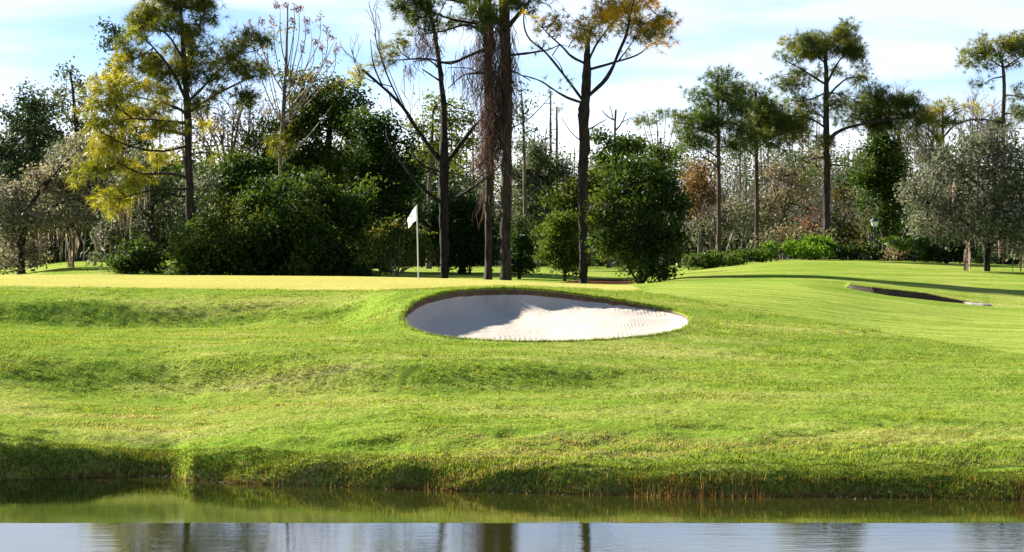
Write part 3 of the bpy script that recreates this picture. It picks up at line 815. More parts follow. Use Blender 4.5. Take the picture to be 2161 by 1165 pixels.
# undergrowth of the far wood
for k in range(2800):
    px = wr.uniform(-300, 2450); Y = wr.uniform(160, 200); X = (px - CX) / F * Y
    nl = 150; c = np.array([X, Y, 2.0 + 8.2 * wr.random() ** 1.25 * (1 if px < 900 or px > 1350 else .85)])
    leaves(wd.fol, wr, c + wr.standard_normal((nl, 3)) * np.array([.9, .6, .55]), .17, pick(wr, [PAL['greygreen'][3:] + PAL['mid'][:1], PAL['olive'], PAL['mid'], [(.10, .08, .06), (.075, .065, .045)], PAL['dark'], PAL['dark']][wr.integers(0, 6)], nl))
COL.objects.unlink(wd.root); bpy.data.objects.remove(wd.root)
fw = Geo(); fw.v = wd.wood.v + wd.fol.v; fw.c = wd.wood.c + wd.fol.c
off = wd.wood.n; fw.n = off + wd.fol.n; fw.f3 = []; fw.f4 = wd.wood.f4 + [a + off for a in wd.fol.f4]
tag(fw.build('far_wood', M_GREY), 'hazy mass of far trees and undergrowth beyond the course', 'woodland', kind='stuff')

# --- left side, back to front
t = Tree('oak_tree', 'dark rounded broadleaf tree at the far left against the sky', 'tree', 70, 128, 21)
t.trunk([(70,575,9),(72,480,8),(75,380,7),(72,300,5),(75,215,3)])
t.leafy([(75,205,38,26),(45,240,38,26),(100,235,32,24),(62,262,50,24),(20,282,30,20),(85,295,52,28),(30,318,40,22),(60,345,60,30),(125,320,28,30),(-20,330,45,40),(0,420,70,60),(70,430,70,60)], PAL['greygreen'][:2] + PAL['dark'], 430, .2, .3, .4)
t.done()
t = Tree('broadleaf_tree', 'slim grey-leaved tree poking up between oak and yellow pine', 'tree', 165, 124, 22)
t.trunk([(168,575,7),(170,420,6),(165,300,4),(158,200,3),(152,150,1.5)])
t.leafy([(150,158,20,14),(165,180,22,16),(140,200,22,15),(170,222,28,18),(150,252,24,18),(182,262,30,22),(165,295,44,26),(200,330,44,30),(140,330,40,26)], 'greygreen', 300, .2, .28, .3)
t.done()
t = Tree('broadleaf_tree', 'thin dark topped tree showing left of the yellow pine top', 'tree', 262, 126, 23)
t.trunk([(262,575,7),(262,400,6),(255,220,4),(246,110,2.5),(238,50,1.2)])
t.leafy([(222,55,12,9),(240,66,18,13),(258,78,14,14),(236,92,20,12),(222,105,10,8),(232,140,16,12),(250,170,24,18),(240,205,24,18),(262,240,40,30),(280,300,50,40)], PAL['dark'] + PAL['greygreen'][:1], 330, .18, .22, .3)
t.done()
t = Tree('bare_tree', 'leafless grey-brown tree between the yellow pine and the pod tree', 'tree', 480, 122, 24)
t.trunk([(480,575,8),(478,450,7),(482,380,6)], GREY_BARK)
for dx, dz in ((-.5, 1), (-.2, 1), (.15, 1), (.5, 1), (.8, .8), (-.9, .8)):
    t.bare(t.main[-1], (dx, t.rng.uniform(-.4, .4), dz), 2.3, .075, 4, (.16, .125, .105), .5, (3, 4), .12)
t.leafy([(470,230,70,60),(500,300,70,60),(430,300,50,60),(540,240,40,50)], 'tan', 45, .15, .5, .1, twigs=0)
t.done()
t = Tree('evergreen_tree', 'tall dark evergreen with olive crown behind the pod tree', 'tree', 690, 122, 25)
t.trunk([(690,578,12),(690,450,10),(692,320,8),(700,230,5)])
t.leafy([(700,192,44,24),(735,215,36,26),(655,205,44,26),(620,165,24,22),(755,195,14,18),(690,245,70,30),(630,265,60,34),(745,268,38,30),(580,285,50,34),(660,320,80,44),(740,335,50,44),(590,350,60,44),(650,400,90,50)], PAL['dark'] + PAL['mid'] + PAL['olive'], 520, .19, .32, .5)
t.leafy([(720,180,20,12),(745,200,14,12),(650,165,14,10)], 'yellowleaf', 200, .2, .3, .2, twigs=0)  # olive-gold highlights on the crown top, painted as leaf colour
t.done()
t = Tree('evergreen_tree', 'very dark dense evergreen to the left of the forked pine', 'tree', 815, 118, 26)
t.trunk([(815,575,12),(815,450,10),(812,330,6)])
t.leafy([(785,285,44,36),(815,255,20,22),(765,250,16,18),(820,325,52,44),(775,350,50,50),(840,390,44,46),(800,410,66,50),(848,455,36,50),(790,480,70,50),(830,510,52,40)], 'dark', 620, .18, .34, .5)
t.leafy([(765,243,16,12)], 'lime', 200, .18, .2, .2, twigs=0)  # small highlight at the top, painted as lime leaves
t.done()
t = Tree('evergreen_tree', 'dark evergreen filling the gap beneath the bare tree', 'tree', 520, 117, 27)
t.trunk([(520,578,12),(520,480,10),(525,380,6)])
t.leafy([(510,350,46,36),(555,370,50,44),(480,400,40,40),(530,430,60,44),(600,420,60,50),(490,480,60,50),(560,490,66,50),(640,470,60,60),(520,540,70,30)], PAL['dark'] * 2 + PAL['mid'], 520, .18, .3, .5)
t.done()
t = Tree('mossy_oak', 'silvery leaved oak hung with moss at the far left', 'tree', 45, 109, 28)
t.trunk([(43,580,8),(46,520,7),(55,470,6),(75,420,5),(100,380,3)])
t.limb([(55,470),(110,440),(170,420)], 5); t.limb([(50,500),(20,450),(-10,420)], 5); t.limb([(75,420),(130,350),(170,310)], 4)
t.leafy([(60,385,62,34),(120,345,56,38),(180,310,48,30),(205,345,46,40),(110,410,70,40),(30,440,56,36),(-30,410,60,60),(170,390,60,40),(60,470,64,30),(150,450,66,30),(20,510,46,34),(225,405,50,40),(215,450,50,34),(70,520,34,24),(5,550,40,26),(60,548,30,22)], 'silver', 330, .17, .26, .35, spread=.7)
t.hang([(150,470,26,30),(125,480,14,26),(155,500,14,28),(150,520,8,20),(90,470,50,20),(205,440,40,26)], 14, 1.5, .05)
t.done()
t = Tree('mossy_oak', 'leaning dark oak with drooping moss under the yellow pine', 'tree', 354, 103, 29)
t.trunk([(354,583,7.5),(338,545,7.5),(324,500,7.5),(318,450,7.5),(323,400,6.5),(332,360,4.5),(337,330,2)])
t.limb([(320,460),(285,430),(240,420)], 5); t.limb([(326,390),(360,345),(400,335)], 3.5); t.limb([(334,345),(300,310),(260,295)], 4); t.limb([(322,430),(360,410),(420,420)], 4)
t.leafy([(260,440,50,32),(225,470,40,26),(310,395,50,36),(280,480,46,28),(350,400,44,36),(395,420,40,40),(430,380,36,40),(365,460,40,36),(290,350,60,40),(400,470,40,34),(235,510,32,28),(215,540,22,22)], PAL['greygreen'] + PAL['mid'], 220, .17, .26, .3, spread=.7)
t.hang([(240,495,20,26),(265,500,24,22),(300,480,26,34),(335,455,20,30),(215,480,16,16),(345,420,30,30)], 14, 1.3, .05, [(.10, .09, .07), (.16, .14, .11), (.06, .055, .045)])
t.done()
t = Tree('low_shrub', 'dark low shrub beside the leaning oak trunk', 'shrub', 287, 100, 30)
t.trunk([(287,583,4),(287,555,3),(288,530,2)])
t.leafy([(285,545,42,34),(250,560,24,20),(310,565,30,16),(290,520,30,18)], PAL['dark'] + PAL['mid'], 650, .14, .22, .4)
t.done()
# the yellow pine
t = Tree('pine_tree', 'tall yellow-green pine with a full crown on the left', 'tree', 405, 97, 31)
t.trunk([(405,590,9.5),(402,470,9),(398,350,8.5),(395,230,7.5),(390,150,6),(384,60,4.5),(376,-30,3),(368,-100,1.5)])
for path, r in [([(389,213),(365,150),(335,110),(313,85)],4),([(399,223),(430,180),(457,148),(500,110)],3.6),([(402,233),(440,208),(480,185),(530,160)],3.4),([(389,233),(360,222),(330,213),(240,192)],3.6),([(392,268),(370,258),(347,256),(285,252)],4),([(393,285),(350,275),(302,264),(240,270)],4),([(399,364),(355,366),(309,367),(250,345)],4),([(387,120),(350,70),(300,50)],3),([(386,100),(420,60),(440,20)],3),([(398,330),(430,322),(460,326)],2),([(397,310),(340,320),(280,310),(220,280)],3),([(400,390),(340,400),(260,420)],3)]:
    t.limb(path, r)
t.needles([(360,-60,70,40),(330,-10,70,30),(400,0,60,30),(360,30,80,36),(300,45,34,28),(432,22,40,30),(350,72,76,28),(292,100,40,32),(415,105,56,44),(380,130,50,40)], 'pine_olive', 30, .35)
t.needles([(480,108,46,40),(528,104,36,34),(530,148,38,28),(470,165,44,28),(555,95,14,14),(500,200,40,22),(440,200,40,24)], 'pine_olive', 26, .35)
t.needles([(285,150,44,36),(335,140,46,34),(258,190,46,30),(300,215,44,28),(340,190,40,30),(240,240,36,26),(300,250,46,24),(345,255,40,22),(260,295,40,24),(310,310,36,24),(240,330,30,22),(265,350,26,16),(235,415,28,22),(245,445,24,12),(285,400,30,26),(305,375,24,18),(225,300,26,20)], 'pine_gold', 28, .34)  # sunlit left side of the crown put into the needle colour
t.needles([(212,175,20,14),(197,198,20,16),(192,222,20,18),(205,250,20,18),(222,275,20,14),(202,320,26,16),(200,345,24,18),(165,375,16,10),(215,360,20,14),(225,425,24,18)], 'pine_gold', 34, .36)
t.needles([(440,328,20,10),(425,262,22,12)], 'pine_gold', 20, .34)
for z_ in [(300,385,26,12),(260,440,26,14)]:
    t.moss = Geo(); t.hang([z_], 60, .9, .03); t.moss.build('moss', M_MOSS, t.root)
t.moss = Geo()
t.done()
t = Tree('pod_tree', 'thin upright tree with bare curved limbs and reddish seed pods', 'tree', 594, 113, 32)
t.trunk([(594,585,5),(592,450,4.5),(591,350,4),(598,220,4),(603,120,3),(606,40,1.5),(608,5,.8)], GREY_BARK)
tips = [(605,10),(622,12),(632,18),(590,14),(578,40),(549,38),(528,50),(540,70),(648,38),(672,32),(652,60),(690,60),(702,78),(676,95),(708,100),(560,60),(690,118),(663,82),(618,40),(640,95),(565,95)]
for q in tips:
    y0 = q[1] + 120 + t.rng.uniform(0, 90); x0 = 600 + (q[0] - 604) * .12
    t.limb([(x0, min(y0, 260)), (x0 + (q[0] - x0) * .55, (y0 * .62 + q[1] * .38)), (q[0] + (q[0] - 604) * .02, q[1] + 35), q], 1.6, .5, (.28, .22, .19), n=4)
t.limb([(597,260),(640,200),(680,130),(700,80)], 2, .6, (.34, .29, .26))
t.limb([(592,355),(620,320),(660,280),(705,225)], 1.8, .7, PALE_BARK, depth=-.35); t.limb([(592,330),(640,305),(662,275)], 1.5, .5, PALE_BARK, depth=-.4)
t.leafy([(a, b + 4, 6, 12) for a, b in tips], 'pod', 150, .10, .07, .1, twigs=0)
t.leafy([(585,66,16,8),(612,62,12,8),(640,160,20,10),(665,155,16,10),(560,110,14,10),(690,130,12,8),(575,150,16,10)], 'yellowleaf', 110, .14, .2, .1, twigs=0)
t.needles([(590,300,30,18),(575,285,16,12)], 'pine_olive', 26, .34)
t.done()
for (nm, lb, px, Y, seed, bl, pal, dens, size) in [
 ('big_shrub', 'broad mid-green shrub mass left of the flag', 690, 94.5, 33, [(690,415,52,30),(640,440,56,36),(740,440,56,36),(600,480,44,36),(690,480,80,40),(765,485,40,40),(620,530,60,36),(700,535,80,34),(770,540,38,28),(655,395,36,20),(760,400,26,20)], PAL['mid'] + PAL['dark'], 560, .16),
 ('big_shrub', 'olive green shrub mass behind the left end of the green', 450, 95.5, 34, [(450,480,44,30),(410,510,34,30),(490,510,50,36),(430,545,56,28),(520,545,50,30),(395,555,28,22),(470,450,30,24),(550,500,40,40)], PAL['mid'] + PAL['olive'] + PAL['dark'], 520, .16),
 ('big_shrub', 'dark green shrub between the two larger shrub masses', 560, 96.5, 35, [(560,440,50,36),(590,400,46,30),(540,490,50,40),(600,470,50,40),(570,545,60,30),(620,540,40,30),(520,430,30,30)], PAL['dark'] + PAL['mid'][:2], 560, .16)]:
    t = Tree(nm, lb, 'shrub', px, Y, seed)
    t.trunk([(px,582,5),(px+4,550,4),(px-3,500,3)]); t.limb([(px,570),(px-25,530),(px-40,490)], 3); t.limb([(px,570),(px+25,530),(px+40,490)], 3)
    t.leafy(bl + [(px - 70, 568, 40, 18), (px - 20, 570, 44, 17), (px + 30, 569, 44, 18), (px + 75, 568, 36, 18), (px, 540, 70, 26)], pal, dens, size, .26, .45); t.done()
t = Tree('yellow_shrub', 'yellowing many-stemmed shrub just behind the flagstick', 'shrub', 840, 92, 36)
t.trunk([(838,585,2.4),(834,560,2),(820,530,1.5)], GREY_BARK)
for e in [(800,540),(815,520),(850,520),(870,530),(895,545),(845,500),(880,515)]: t.limb([(838,580),(838 + (e[0] - 838) * .5, 562), e], 2, .8, GREY_BARK)
t.leafy([(830,475,26,18),(800,500,26,22),(845,500,34,22),(885,512,34,22),(820,530,36,20),(865,540,40,18),(910,530,18,20),(790,545,24,16),(855,470,14,10),(895,490,22,10)], PAL['yellowleaf'][1:] + PAL['mid'][:2], 210, .15, .2, .2)
t.leafy([(830,470,22,8),(805,490,18,8),(850,492,24,8),(890,500,26,8),(838,510,18,6)], 'yellowleaf', 90, .15, .15, .2, twigs=0)
t.done()
t = Tree('low_shrub', 'small dark bush at the back edge of the tan green', 'shrub', 760, 93, 37)
t.trunk([(760,586,2.4),(760,577,2),(761,570,1.4)]); t.leafy([(745,577,16,8),(770,577,20,9)], 'dark', 800, .11, .12, .4); t.done()

# --- centre
t = Tree('pale_tree', 'light yellow-green tree behind the forked pine', 'tree', 905, 132, 40)
t.trunk([(905,575,6),(905,450,5),(910,330,4),(915,230,2)], GREY_BARK)
t.leafy([(905,222,34,20),(960,235,36,24),(880,260,34,24),(935,270,40,26),(985,255,22,24),(985,300,36,26),(900,310,40,24),(950,330,44,30),(870,330,24,30)], 'lime', 210, .2, .26, .2)
t.done()
t = Tree('pale_tree', 'thin tree with wispy leaves just right of the twin pines', 'tree', 1110, 136, 41)
t.trunk([(1110,575,5),(1108,420,4),(1105,280,3),(1100,190,1.4)], GREY_BARK)
t.leafy([(1100,190,18,14),(1115,225,24,16),(1100,250,22,14),(1120,285,26,16),(1095,310,24,14)], PAL['mid'] + PAL['greygreen'], 150, .18, .24, .2)
t.done()
for (lb, px, Y, seed, bl, pal, dens) in [
 ('grey-green rounded tree between the twin pines and the orange pine', 1135, 142, 42, [(1130,330,44,26),(1100,370,44,36),(1160,365,50,36),(1120,420,60,40),(1170,440,50,40),(1110,480,60,40),(1200,380,26,40)], PAL['greygreen'] + PAL['mid'], 460),
 ('olive bushy tree low behind the trunk of the orange pine', 1195, 134, 43, [(1185,440,44,30),(1220,420,44,36),(1170,480,36,36),(1215,480,50,40),(1250,390,34,36),(1180,520,50,36)], PAL['olive'] + PAL['mid'], 480),
 ('green tree with gappy crown left of the dark bush tree', 1285, 138, 44, [(1275,300,34,20),(1310,320,40,26),(1260,335,30,24),(1335,300,24,20),(1290,360,50,30),(1265,390,36,26)], 'mid', 420),
 ('greenish tree behind the top of the dark bush tree', 1400, 139, 45, [(1385,340,36,22),(1420,330,30,24),(1405,370,44,26),(1370,310,24,18)], 'mid', 240)]:
    t = Tree('woodland_tree', lb, 'tree', px, Y, seed)
    t.trunk([(px,575,5),(px+3,480,4),(px-2,400,3),(px,340,1.5)], GREY_BARK); t.leafy(bl, pal, dens, .2, .28, .35); t.done()
t = Tree('flat_topped_pine', 'pale thin-limbed pine with a flat umbrella crown', 'tree', 1395, 146, 46)
t.trunk([(1396,575,4),(1396,420,3.4),(1395,330,3),(1394,290,2)], GREY_BARK)
for e in [(1350,245),(1365,238),(1385,234),(1405,234),(1425,240),(1440,252),(1345,270),(1448,275),(1360,290),(1435,300)]:
    t.limb([(1395, 345), (1395 + (e[0] - 1395) * .6, 300 + (e[1] - 240) * .5), e], 1.5, .5, GREY_BARK, n=4)
t.needles([(1360,243,20,8),(1390,236,22,7),(1420,240,20,8),(1440,255,14,9),(1348,262,12,9),(1445,280,12,8),(1375,255,16,7)], PAL['lime'] + PAL['pine_green'], 34, .30, twigs=False)
t.done()
t = Tree('dead_snag', 'dead forked snag standing against the pale sky', 'dead tree', 1297, 143, 47)
t.trunk([(1297,575,4),(1297,400,3.4),(1297,300,2.8),(1299,232,2)], GREY_BARK)
t.limb([(1297,260),(1285,248),(1270,232)], 1.8, .9, GREY_BARK); t.limb([(1297,285),(1310,262),(1322,236)], 2, 1, GREY_BARK); t.limb([(1297,250),(1290,236),(1285,224)], 1.2, .6, GREY_BARK); t.limb([(1312,258),(1330,250),(1340,246)], 1, .5, GREY_BARK)
t.done()
for (lb, px, top, seed) in [('straight thin snag left of the orange pine', 1162, 192, 48), ('shorter thin snag beside the straight snag', 1175, 225, 49)]:
    t = Tree('thin_snag', lb, 'dead tree', px, 148, seed)
    t.trunk([(px,575,3.6),(px,400,3),(px,280,2.6),(px,top,1.6)], GREY_BARK)
    for k in range(5):
        y0 = top + 10 + k * 22; t.limb([(px, y0), (px + t.rng.uniform(-22, 22), y0 - t.rng.uniform(2, 14))], 1, .5, GREY_BARK, n=4)
    t.needles([(px - 2, top + 6, 10, 7)], 'pine_olive', 20, .28); t.done()
t = Tree('forked_pine', 'black-trunked pine with low forking limbs right of the flag', 'tree', 938, 97, 50)
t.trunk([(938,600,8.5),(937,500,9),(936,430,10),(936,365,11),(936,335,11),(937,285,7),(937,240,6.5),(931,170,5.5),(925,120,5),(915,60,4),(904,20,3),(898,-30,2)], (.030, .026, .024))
DK = (.034, .029, .026)
for path, r, dp in [([(933,345),(885,280),(845,220),(800,178),(768,150)],5.5,-.2),([(931,432),(890,395),(850,345),(815,285),(812,270)],4.2,.25),([(940,345),(975,300),(1005,260),(1045,225)],5.5,.2),([(942,438),(985,405),(1030,372),(1062,345)],4,-.2),([(930,368),(890,348),(868,315),(862,290)],3,.3),([(930,372),(905,362),(880,360)],1.8,.2),([(942,365),(985,372),(1020,378)],1.8,-.3),([(936,215),(960,225),(1000,235)],2.2,.3),([(932,175),(905,155),(890,145)],2.4,-.2),([(928,140),(900,125),(870,128)],2.2,.2),([(928,130),(955,128),(1000,110)],2.4,.2),([(800,178),(788,130),(783,85)],2,.1),([(845,220),(818,160),(800,108),(790,70)],2.2,.1),([(858,240),(838,190),(822,150)],1.6,-.1),([(818,195),(780,170),(760,158)],1.4,.1),([(915,70),(890,60),(870,40)],2,.1),([(912,50),(930,20),(945,-10)],2,.2),([(885,280),(850,270),(830,255)],1.5,.2)]:
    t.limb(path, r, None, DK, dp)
for a in [(783,95),(792,80),(800,112),(770,152),(822,152),(760,160),(862,292),(812,272)]:
    t.bare(t.near(t.pt(*a)), (t.rng.uniform(-.4, .2), t.rng.uniform(-.3, .3), 1), 1.0, .022, 2, (.14, .11, .095), .45, (2, 3), .2)
t.needles([(762,152,12,16),(756,160,10,8)], 'pine_gold', 40, .3)
t.hang([(895,75,30,36),(885,110,28,26),(915,95,22,34),(870,140,22,16),(905,50,26,24),(890,60,20,20)], 120, .5, .014, VINEC, .8)
t.hang([(860,160,30,14),(960,140,40,16),(900,180,40,14),(950,240,30,14)], 5, 1.1, .012, [(.10,.08,.07)], .1)
t.done('moss')
t = Tree('twin_pine', 'thick pine trunk draped in reddish vines, right one of the pair', 'tree', 1068, 95, 51)
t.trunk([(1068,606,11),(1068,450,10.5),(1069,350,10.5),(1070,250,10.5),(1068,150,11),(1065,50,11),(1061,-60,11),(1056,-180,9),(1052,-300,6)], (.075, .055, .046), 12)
BK_ = (.05, .038, .032)
for path, r, dp in [([(1072,52),(1090,35),(1108,15),(1125,-10)],6,.1),([(1078,112),(1120,112),(1160,105),(1182,95)],2.6,-.2),([(1078,155),(1100,158),(1120,170)],2.2,.2),([(1075,285),(1110,255),(1160,205)],1.8,.2),([(1066,300),(1040,325),(1010,350)],3,-.2),([(1060,-20),(1100,-60),(1150,-80)],6,.2),([(1060,-40),(1020,-80),(960,-100)],6,-.2),([(1056,-160),(1110,-220),(1170,-240)],5,.1),([(1056,-150),(1000,-210),(950,-230)],5,-.2)]:
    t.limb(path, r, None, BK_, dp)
t.needles([(1105,2,44,16),(1088,18,28,16),(1130,-20,50,26),(1070,-70,70,40),(1150,-90,60,36),(980,-110,60,36),(1060,-180,90,44),(1160,-240,60,36),(960,-230,60,36),(1060,-300,80,50),(1145,5,14,8),(1045,20,36,18),(1060,45,30,16)], PAL['pine_olive'] + PAL['pine_dark'], 26, .40)
t.hang([(1045,60,20,60),(1060,150,22,70),(1052,230,26,60),(1035,300,26,30),(1080,100,10,70),(1075,200,16,50),(1045,170,34,60),(1050,250,36,50)], 150, 1.0, .013, VINEC, .5)
t.hang([(1050,120,38,100),(1045,240,42,60),(1040,310,40,30)], 130, .8, .011, VINEC, .7)
t.hang([(1085,200,20,50),(1090,120,16,30)], 8, .8, .012, VINEC, .3)
t.done('vines')
t = Tree('twin_pine', 'slimmer pine trunk hung with brown vines, left one of the pair', 'tree', 1031, 97, 52)
t.trunk([(1031,604,7.5),(1031,450,7.5),(1034,350,8),(1033,250,8.5),(1031,150,9.5),(1029,50,10),(1027,-60,10),(1020,-180,8),(1015,-280,5)], (.070, .050, .042), 12)
for path, r, dp in [([(1024,62),(990,48),(955,42),(920,30)],4,-.1),([(1024,68),(985,52),(930,66),(880,72)],3.4,.1),([(1022,112),(985,120),(950,136),(900,126),(838,130)],3.6,-.2),([(1022,146),(985,156),(945,186)],2.8,.2),([(1024,20),(960,0),(880,-10)],4,.2),([(1022,146),(1005,150),(985,143),(945,142)],1.8,.1),([(1030,355),(985,395),(960,425)],1.8,.1),([(1025,-60),(960,-80),(890,-70)],5,.1),([(1020,-150),(950,-180),(880,-200)],4,.1),([(860,128),(845,110),(838,85)],1.4,.1)]:
    t.limb(path, r, None, BK_, dp)
t.needles([(920,8,50,20),(865,-4,34,18),(985,14,40,20),(955,40,30,14),(860,38,16,16),(900,30,30,14),(850,12,20,12),(1000,45,22,14),(880,-50,60,30),(960,-70,70,36),(900,-180,70,40),(1000,-190,80,44),(1010,-280,70,50),(905,55,16,10)], PAL['pine_olive'] + PAL['pine_dark'], 30, .38)
t.needles([(848,78,14,9),(838,100,9,7),(826,114,17,15),(822,130,17,12),(855,88,9,6)], PAL['pine_olive'] + PAL['pine_gold'][2:3], 40, .34)
t.hang([(1025,50,18,60),(1022,140,18,60),(1030,230,18,60),(1030,310,16,50),(1012,90,14,60),(1025,400,10,40)], 110, 1.0, .012, VINEC, .5)
t.hang([(1000,170,24,50),(985,110,40,14),(965,150,30,14),(1040,270,36,40),(1020,330,26,30)], 90, .9, .013, VINEC, .5)
t.done('vines')
t = Tree('orange_pine', 'pine with orange-gold needles on bare upswept limbs', 'tree', 1231, 93, 53)
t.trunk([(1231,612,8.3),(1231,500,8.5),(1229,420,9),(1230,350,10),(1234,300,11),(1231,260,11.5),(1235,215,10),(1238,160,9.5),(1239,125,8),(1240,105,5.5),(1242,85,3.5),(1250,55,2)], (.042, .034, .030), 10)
for path, r, dp in [([(1227,217),(1190,160),(1150,112),(1112,78),(1105,50),(1106,20)],3.2,-.2),([(1226,224),(1195,205),(1170,190),(1140,170),(1105,158)],3.2,.2),([(1231,140),(1205,118),(1188,100),(1160,75),(1145,60)],3,-.1),([(1241,130),(1256,98),(1275,70),(1300,40)],3,.2),([(1243,212),(1280,165),(1305,112),(1322,70),(1332,20),(1345,-20)],4.6,-.15),([(1245,148),(1300,130),(1350,112),(1376,90)],3,.2),([(1236,276),(1262,262),(1280,252)],1.8,.1),([(1228,305),(1205,280),(1185,250)],1.5,-.2),([(1190,160),(1180,135),(1165,118)],1.2,.2),([(1305,112),(1330,95),(1345,72)],1.8,.1),([(1322,70),(1360,50),(1390,30)],1.8,.2),([(1160,105),(1185,95),(1200,100)],1.2,.1),([(1230,440),(1262,420)],1.2,.1)]:
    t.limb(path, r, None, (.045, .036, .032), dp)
t.needles([(1225,66,28,14),(1212,84,20,10),(1240,55,18,12),(1274,52,26,22),(1290,26,24,20),(1262,72,18,10),(1335,8,34,20),(1318,24,20,14),(1350,-20,40,30),(1310,-10,30,24)], 'pine_orange', 46, .31)
t.needles([(1143,42,14,8),(1130,45,9,6),(1180,38,13,12),(1172,58,14,9),(1155,62,12,8),(1184,70,10,6),(1178,30,8,7)], [PAL['pine_orange'][1], PAL['pine_orange'][2]], 40, .30)
t.needles([(1350,48,22,14),(1378,32,22,16),(1398,44,20,18),(1385,74,26,14),(1362,68,22,14),(1408,62,12,18),(1400,86,18,8),(1325,56,16,12)], PAL['pine_orange'] + PAL['pine_olive'][:1], 44, .31)
t.needles([(1300,8,18,16),(1268,14,14,12),(1290,72,14,8),(1335,70,18,9),(1310,80,12,6)], 'pine_dark', 26, .30)
t.needles([(1182,172,12,9),(1330,104,9,5),(1140,92,8,6),(1205,52,8,5),(1130,98,10,5)], 'pine_gold', 26, .26)
t.done()
t = Tree('dark_bush_tree', 'dense dark bushy tree standing in the mulch right of centre', 'tree', 1352, 89, 54)
t.trunk([(1352,610,5),(1350,570,4.5),(1348,500,4),(1350,420,2.5)]); t.limb([(1352,600),(1380,560),(1395,510)], 4); t.limb([(1352,600),(1325,560),(1300,510)], 4)
t.leafy([(1350,358,46,26),(1325,385,46,30),(1380,385,46,32),(1300,425,44,34),(1350,430,60,36),(1405,425,42,36),(1280,465,34,34),(1335,480,64,40),(1400,480,46,40),(1425,450,22,26),(1310,525,54,34),(1375,530,60,34),(1415,530,30,28),(1350,568,50,22),(1385,570,36,18),(1270,500,22,26)], PAL['dark'] * 2 + PAL['mid'], 400, .15, .22, .3)
t.leafy([(1280,440,30,24),(1275,540,24,24),(1290,500,24,24)], 'olive', 240, .15, .22, .3, twigs=0)
t.done()
t = Tree('round_shrub', 'rounded bright green shrub left of the orange pine trunk', 'shrub', 1192, 106, 55)
t.trunk([(1192,590,4),(1192,540,3),(1193,490,2)])
t.leafy([(1190,470,30,24),(1180,505,28,32),(1208,500,30,36),(1185,540,34,30),(1210,545,28,26)], PAL['mid'] + PAL['lime'][2:], 620, .15, .2, .45); t.done()
t = Tree('cypress_shrub', 'dark pointed evergreen right of the twin pine trunks', 'shrub', 1096, 108, 56)
t.trunk([(1096,588,4),(1096,530,3),(1094,475,1)])
t.leafy([(1094,478,12,16),(1095,505,22,22),(1096,535,32,26),(1098,560,38,18)], 'dark', 750, .13, .16, .4); t.done()
t = Tree('evergreen_tree', 'black-green evergreen with glossy leaves behind the forked pine trunk', 'tree', 975, 115, 57)
t.trunk([(975,585,8),(975,520,6),(975,440,3)])
t.leafy([(965,440,36,26),(1000,450,36,30),(930,450,30,30),(960,490,52,36),(1010,500,36,40),(920,500,30,36),(970,540,60,28),(1020,545,30,22)], 'dark', 680, .16, .25, .45)
t.leafy([(910,460,20,40),(900,480,14,30)], 'white', 8, .10, .3, .2, twigs=0); t.done()

# --- right side
for k, (px, Y, seed, lb, bl, limbs, pal) in enumerate([
 (1517, 114, 60, 'slender dark green pine, left of the right-hand pair', [(1515,165,28,14),(1498,185,22,12),(1535,188,26,12),(1475,208,24,14),(1515,215,40,18),(1552,210,16,10),(1500,240,46,18),(1555,238,28,18),(1468,255,32,16),(1525,268,54,20),(1450,275,24,14),(1575,275,26,18),(1485,295,44,16),(1550,300,40,16),(1440,255,14,8),(1460,300,22,12)], [[(1515,290),(1480,275),(1445,262)],[(1515,260),(1550,245),(1575,235)],[(1515,330),(1480,310),(1450,295)],[(1515,320),(1550,305),(1580,285)],[(1514,230),(1490,215),(1470,208)],[(1516,350),(1490,335),(1465,330)]], 'pine_dark'),
 (1597, 116, 61, 'thin pine, right of the right-hand pair', [(1572,195,22,12),(1600,205,34,14),(1628,222,34,16),(1585,235,36,16),(1625,250,44,18),(1580,270,36,16),(1640,275,36,16),(1600,292,40,12),(1660,255,22,14),(1650,310,26,12),(1570,300,20,12)], [[(1596,260),(1570,225),(1565,200)],[(1596,280),(1625,260),(1655,250)],[(1596,310),(1630,290),(1660,280)],[(1597,330),(1570,310),(1550,300)]], 'pine_olive')]):
    t = Tree('pine_tree', lb, 'tree', px, Y, seed)
    t.trunk([(px + 1,560,5),(px,400,4.4),(px - 2,300,4),(px - 2,220,3),(px - 2,160 if k == 0 else 200,1.5)], BROWN_BARK)
    for l in limbs: t.limb(l, 2, .8, BROWN_BARK)
    t.needles(bl, PAL[pal] + PAL['pine_green'], 46, .34, clump=.3); t.done()
t = Tree('pine_tree', 'tallest pine on the right with one long outstretched limb', 'tree', 1745, 117, 62)
t.trunk([(1746,556,8),(1744,450,7.5),(1743,350,7),(1742,280,6.5),(1741,210,6),(1741,165,5.5),(1739,130,3.6),(1741,90,2)], (.060, .046, .040))
for path, r, dp in [([(1741,185),(1715,165),(1690,150),(1655,132)],3,-.2),([(1742,172),(1758,148),(1770,128),(1790,105)],3,.2),([(1738,140),(1722,118),(1708,98)],2.4,.1),([(1746,212),(1765,182),(1790,166),(1822,164)],2.6,-.2),([(1743,298),(1762,282),(1810,264),(1860,255),(1915,250)],4.4,-.1),([(1740,266),(1710,252),(1670,245)],2.6,.2),([(1740,250),(1720,240),(1690,248)],1.8,-.2),([(1741,200),(1715,208),(1685,215)],2,.2),([(1745,340),(1780,350),(1820,358)],2,.2),([(1744,330),(1715,335),(1690,350)],2,-.1),([(1744,195),(1775,200),(1800,212)],1.8,.2),([(1690,150),(1665,158),(1640,162)],1.2,.1)]:
    t.limb(path, r, None, (.065, .05, .042), dp)
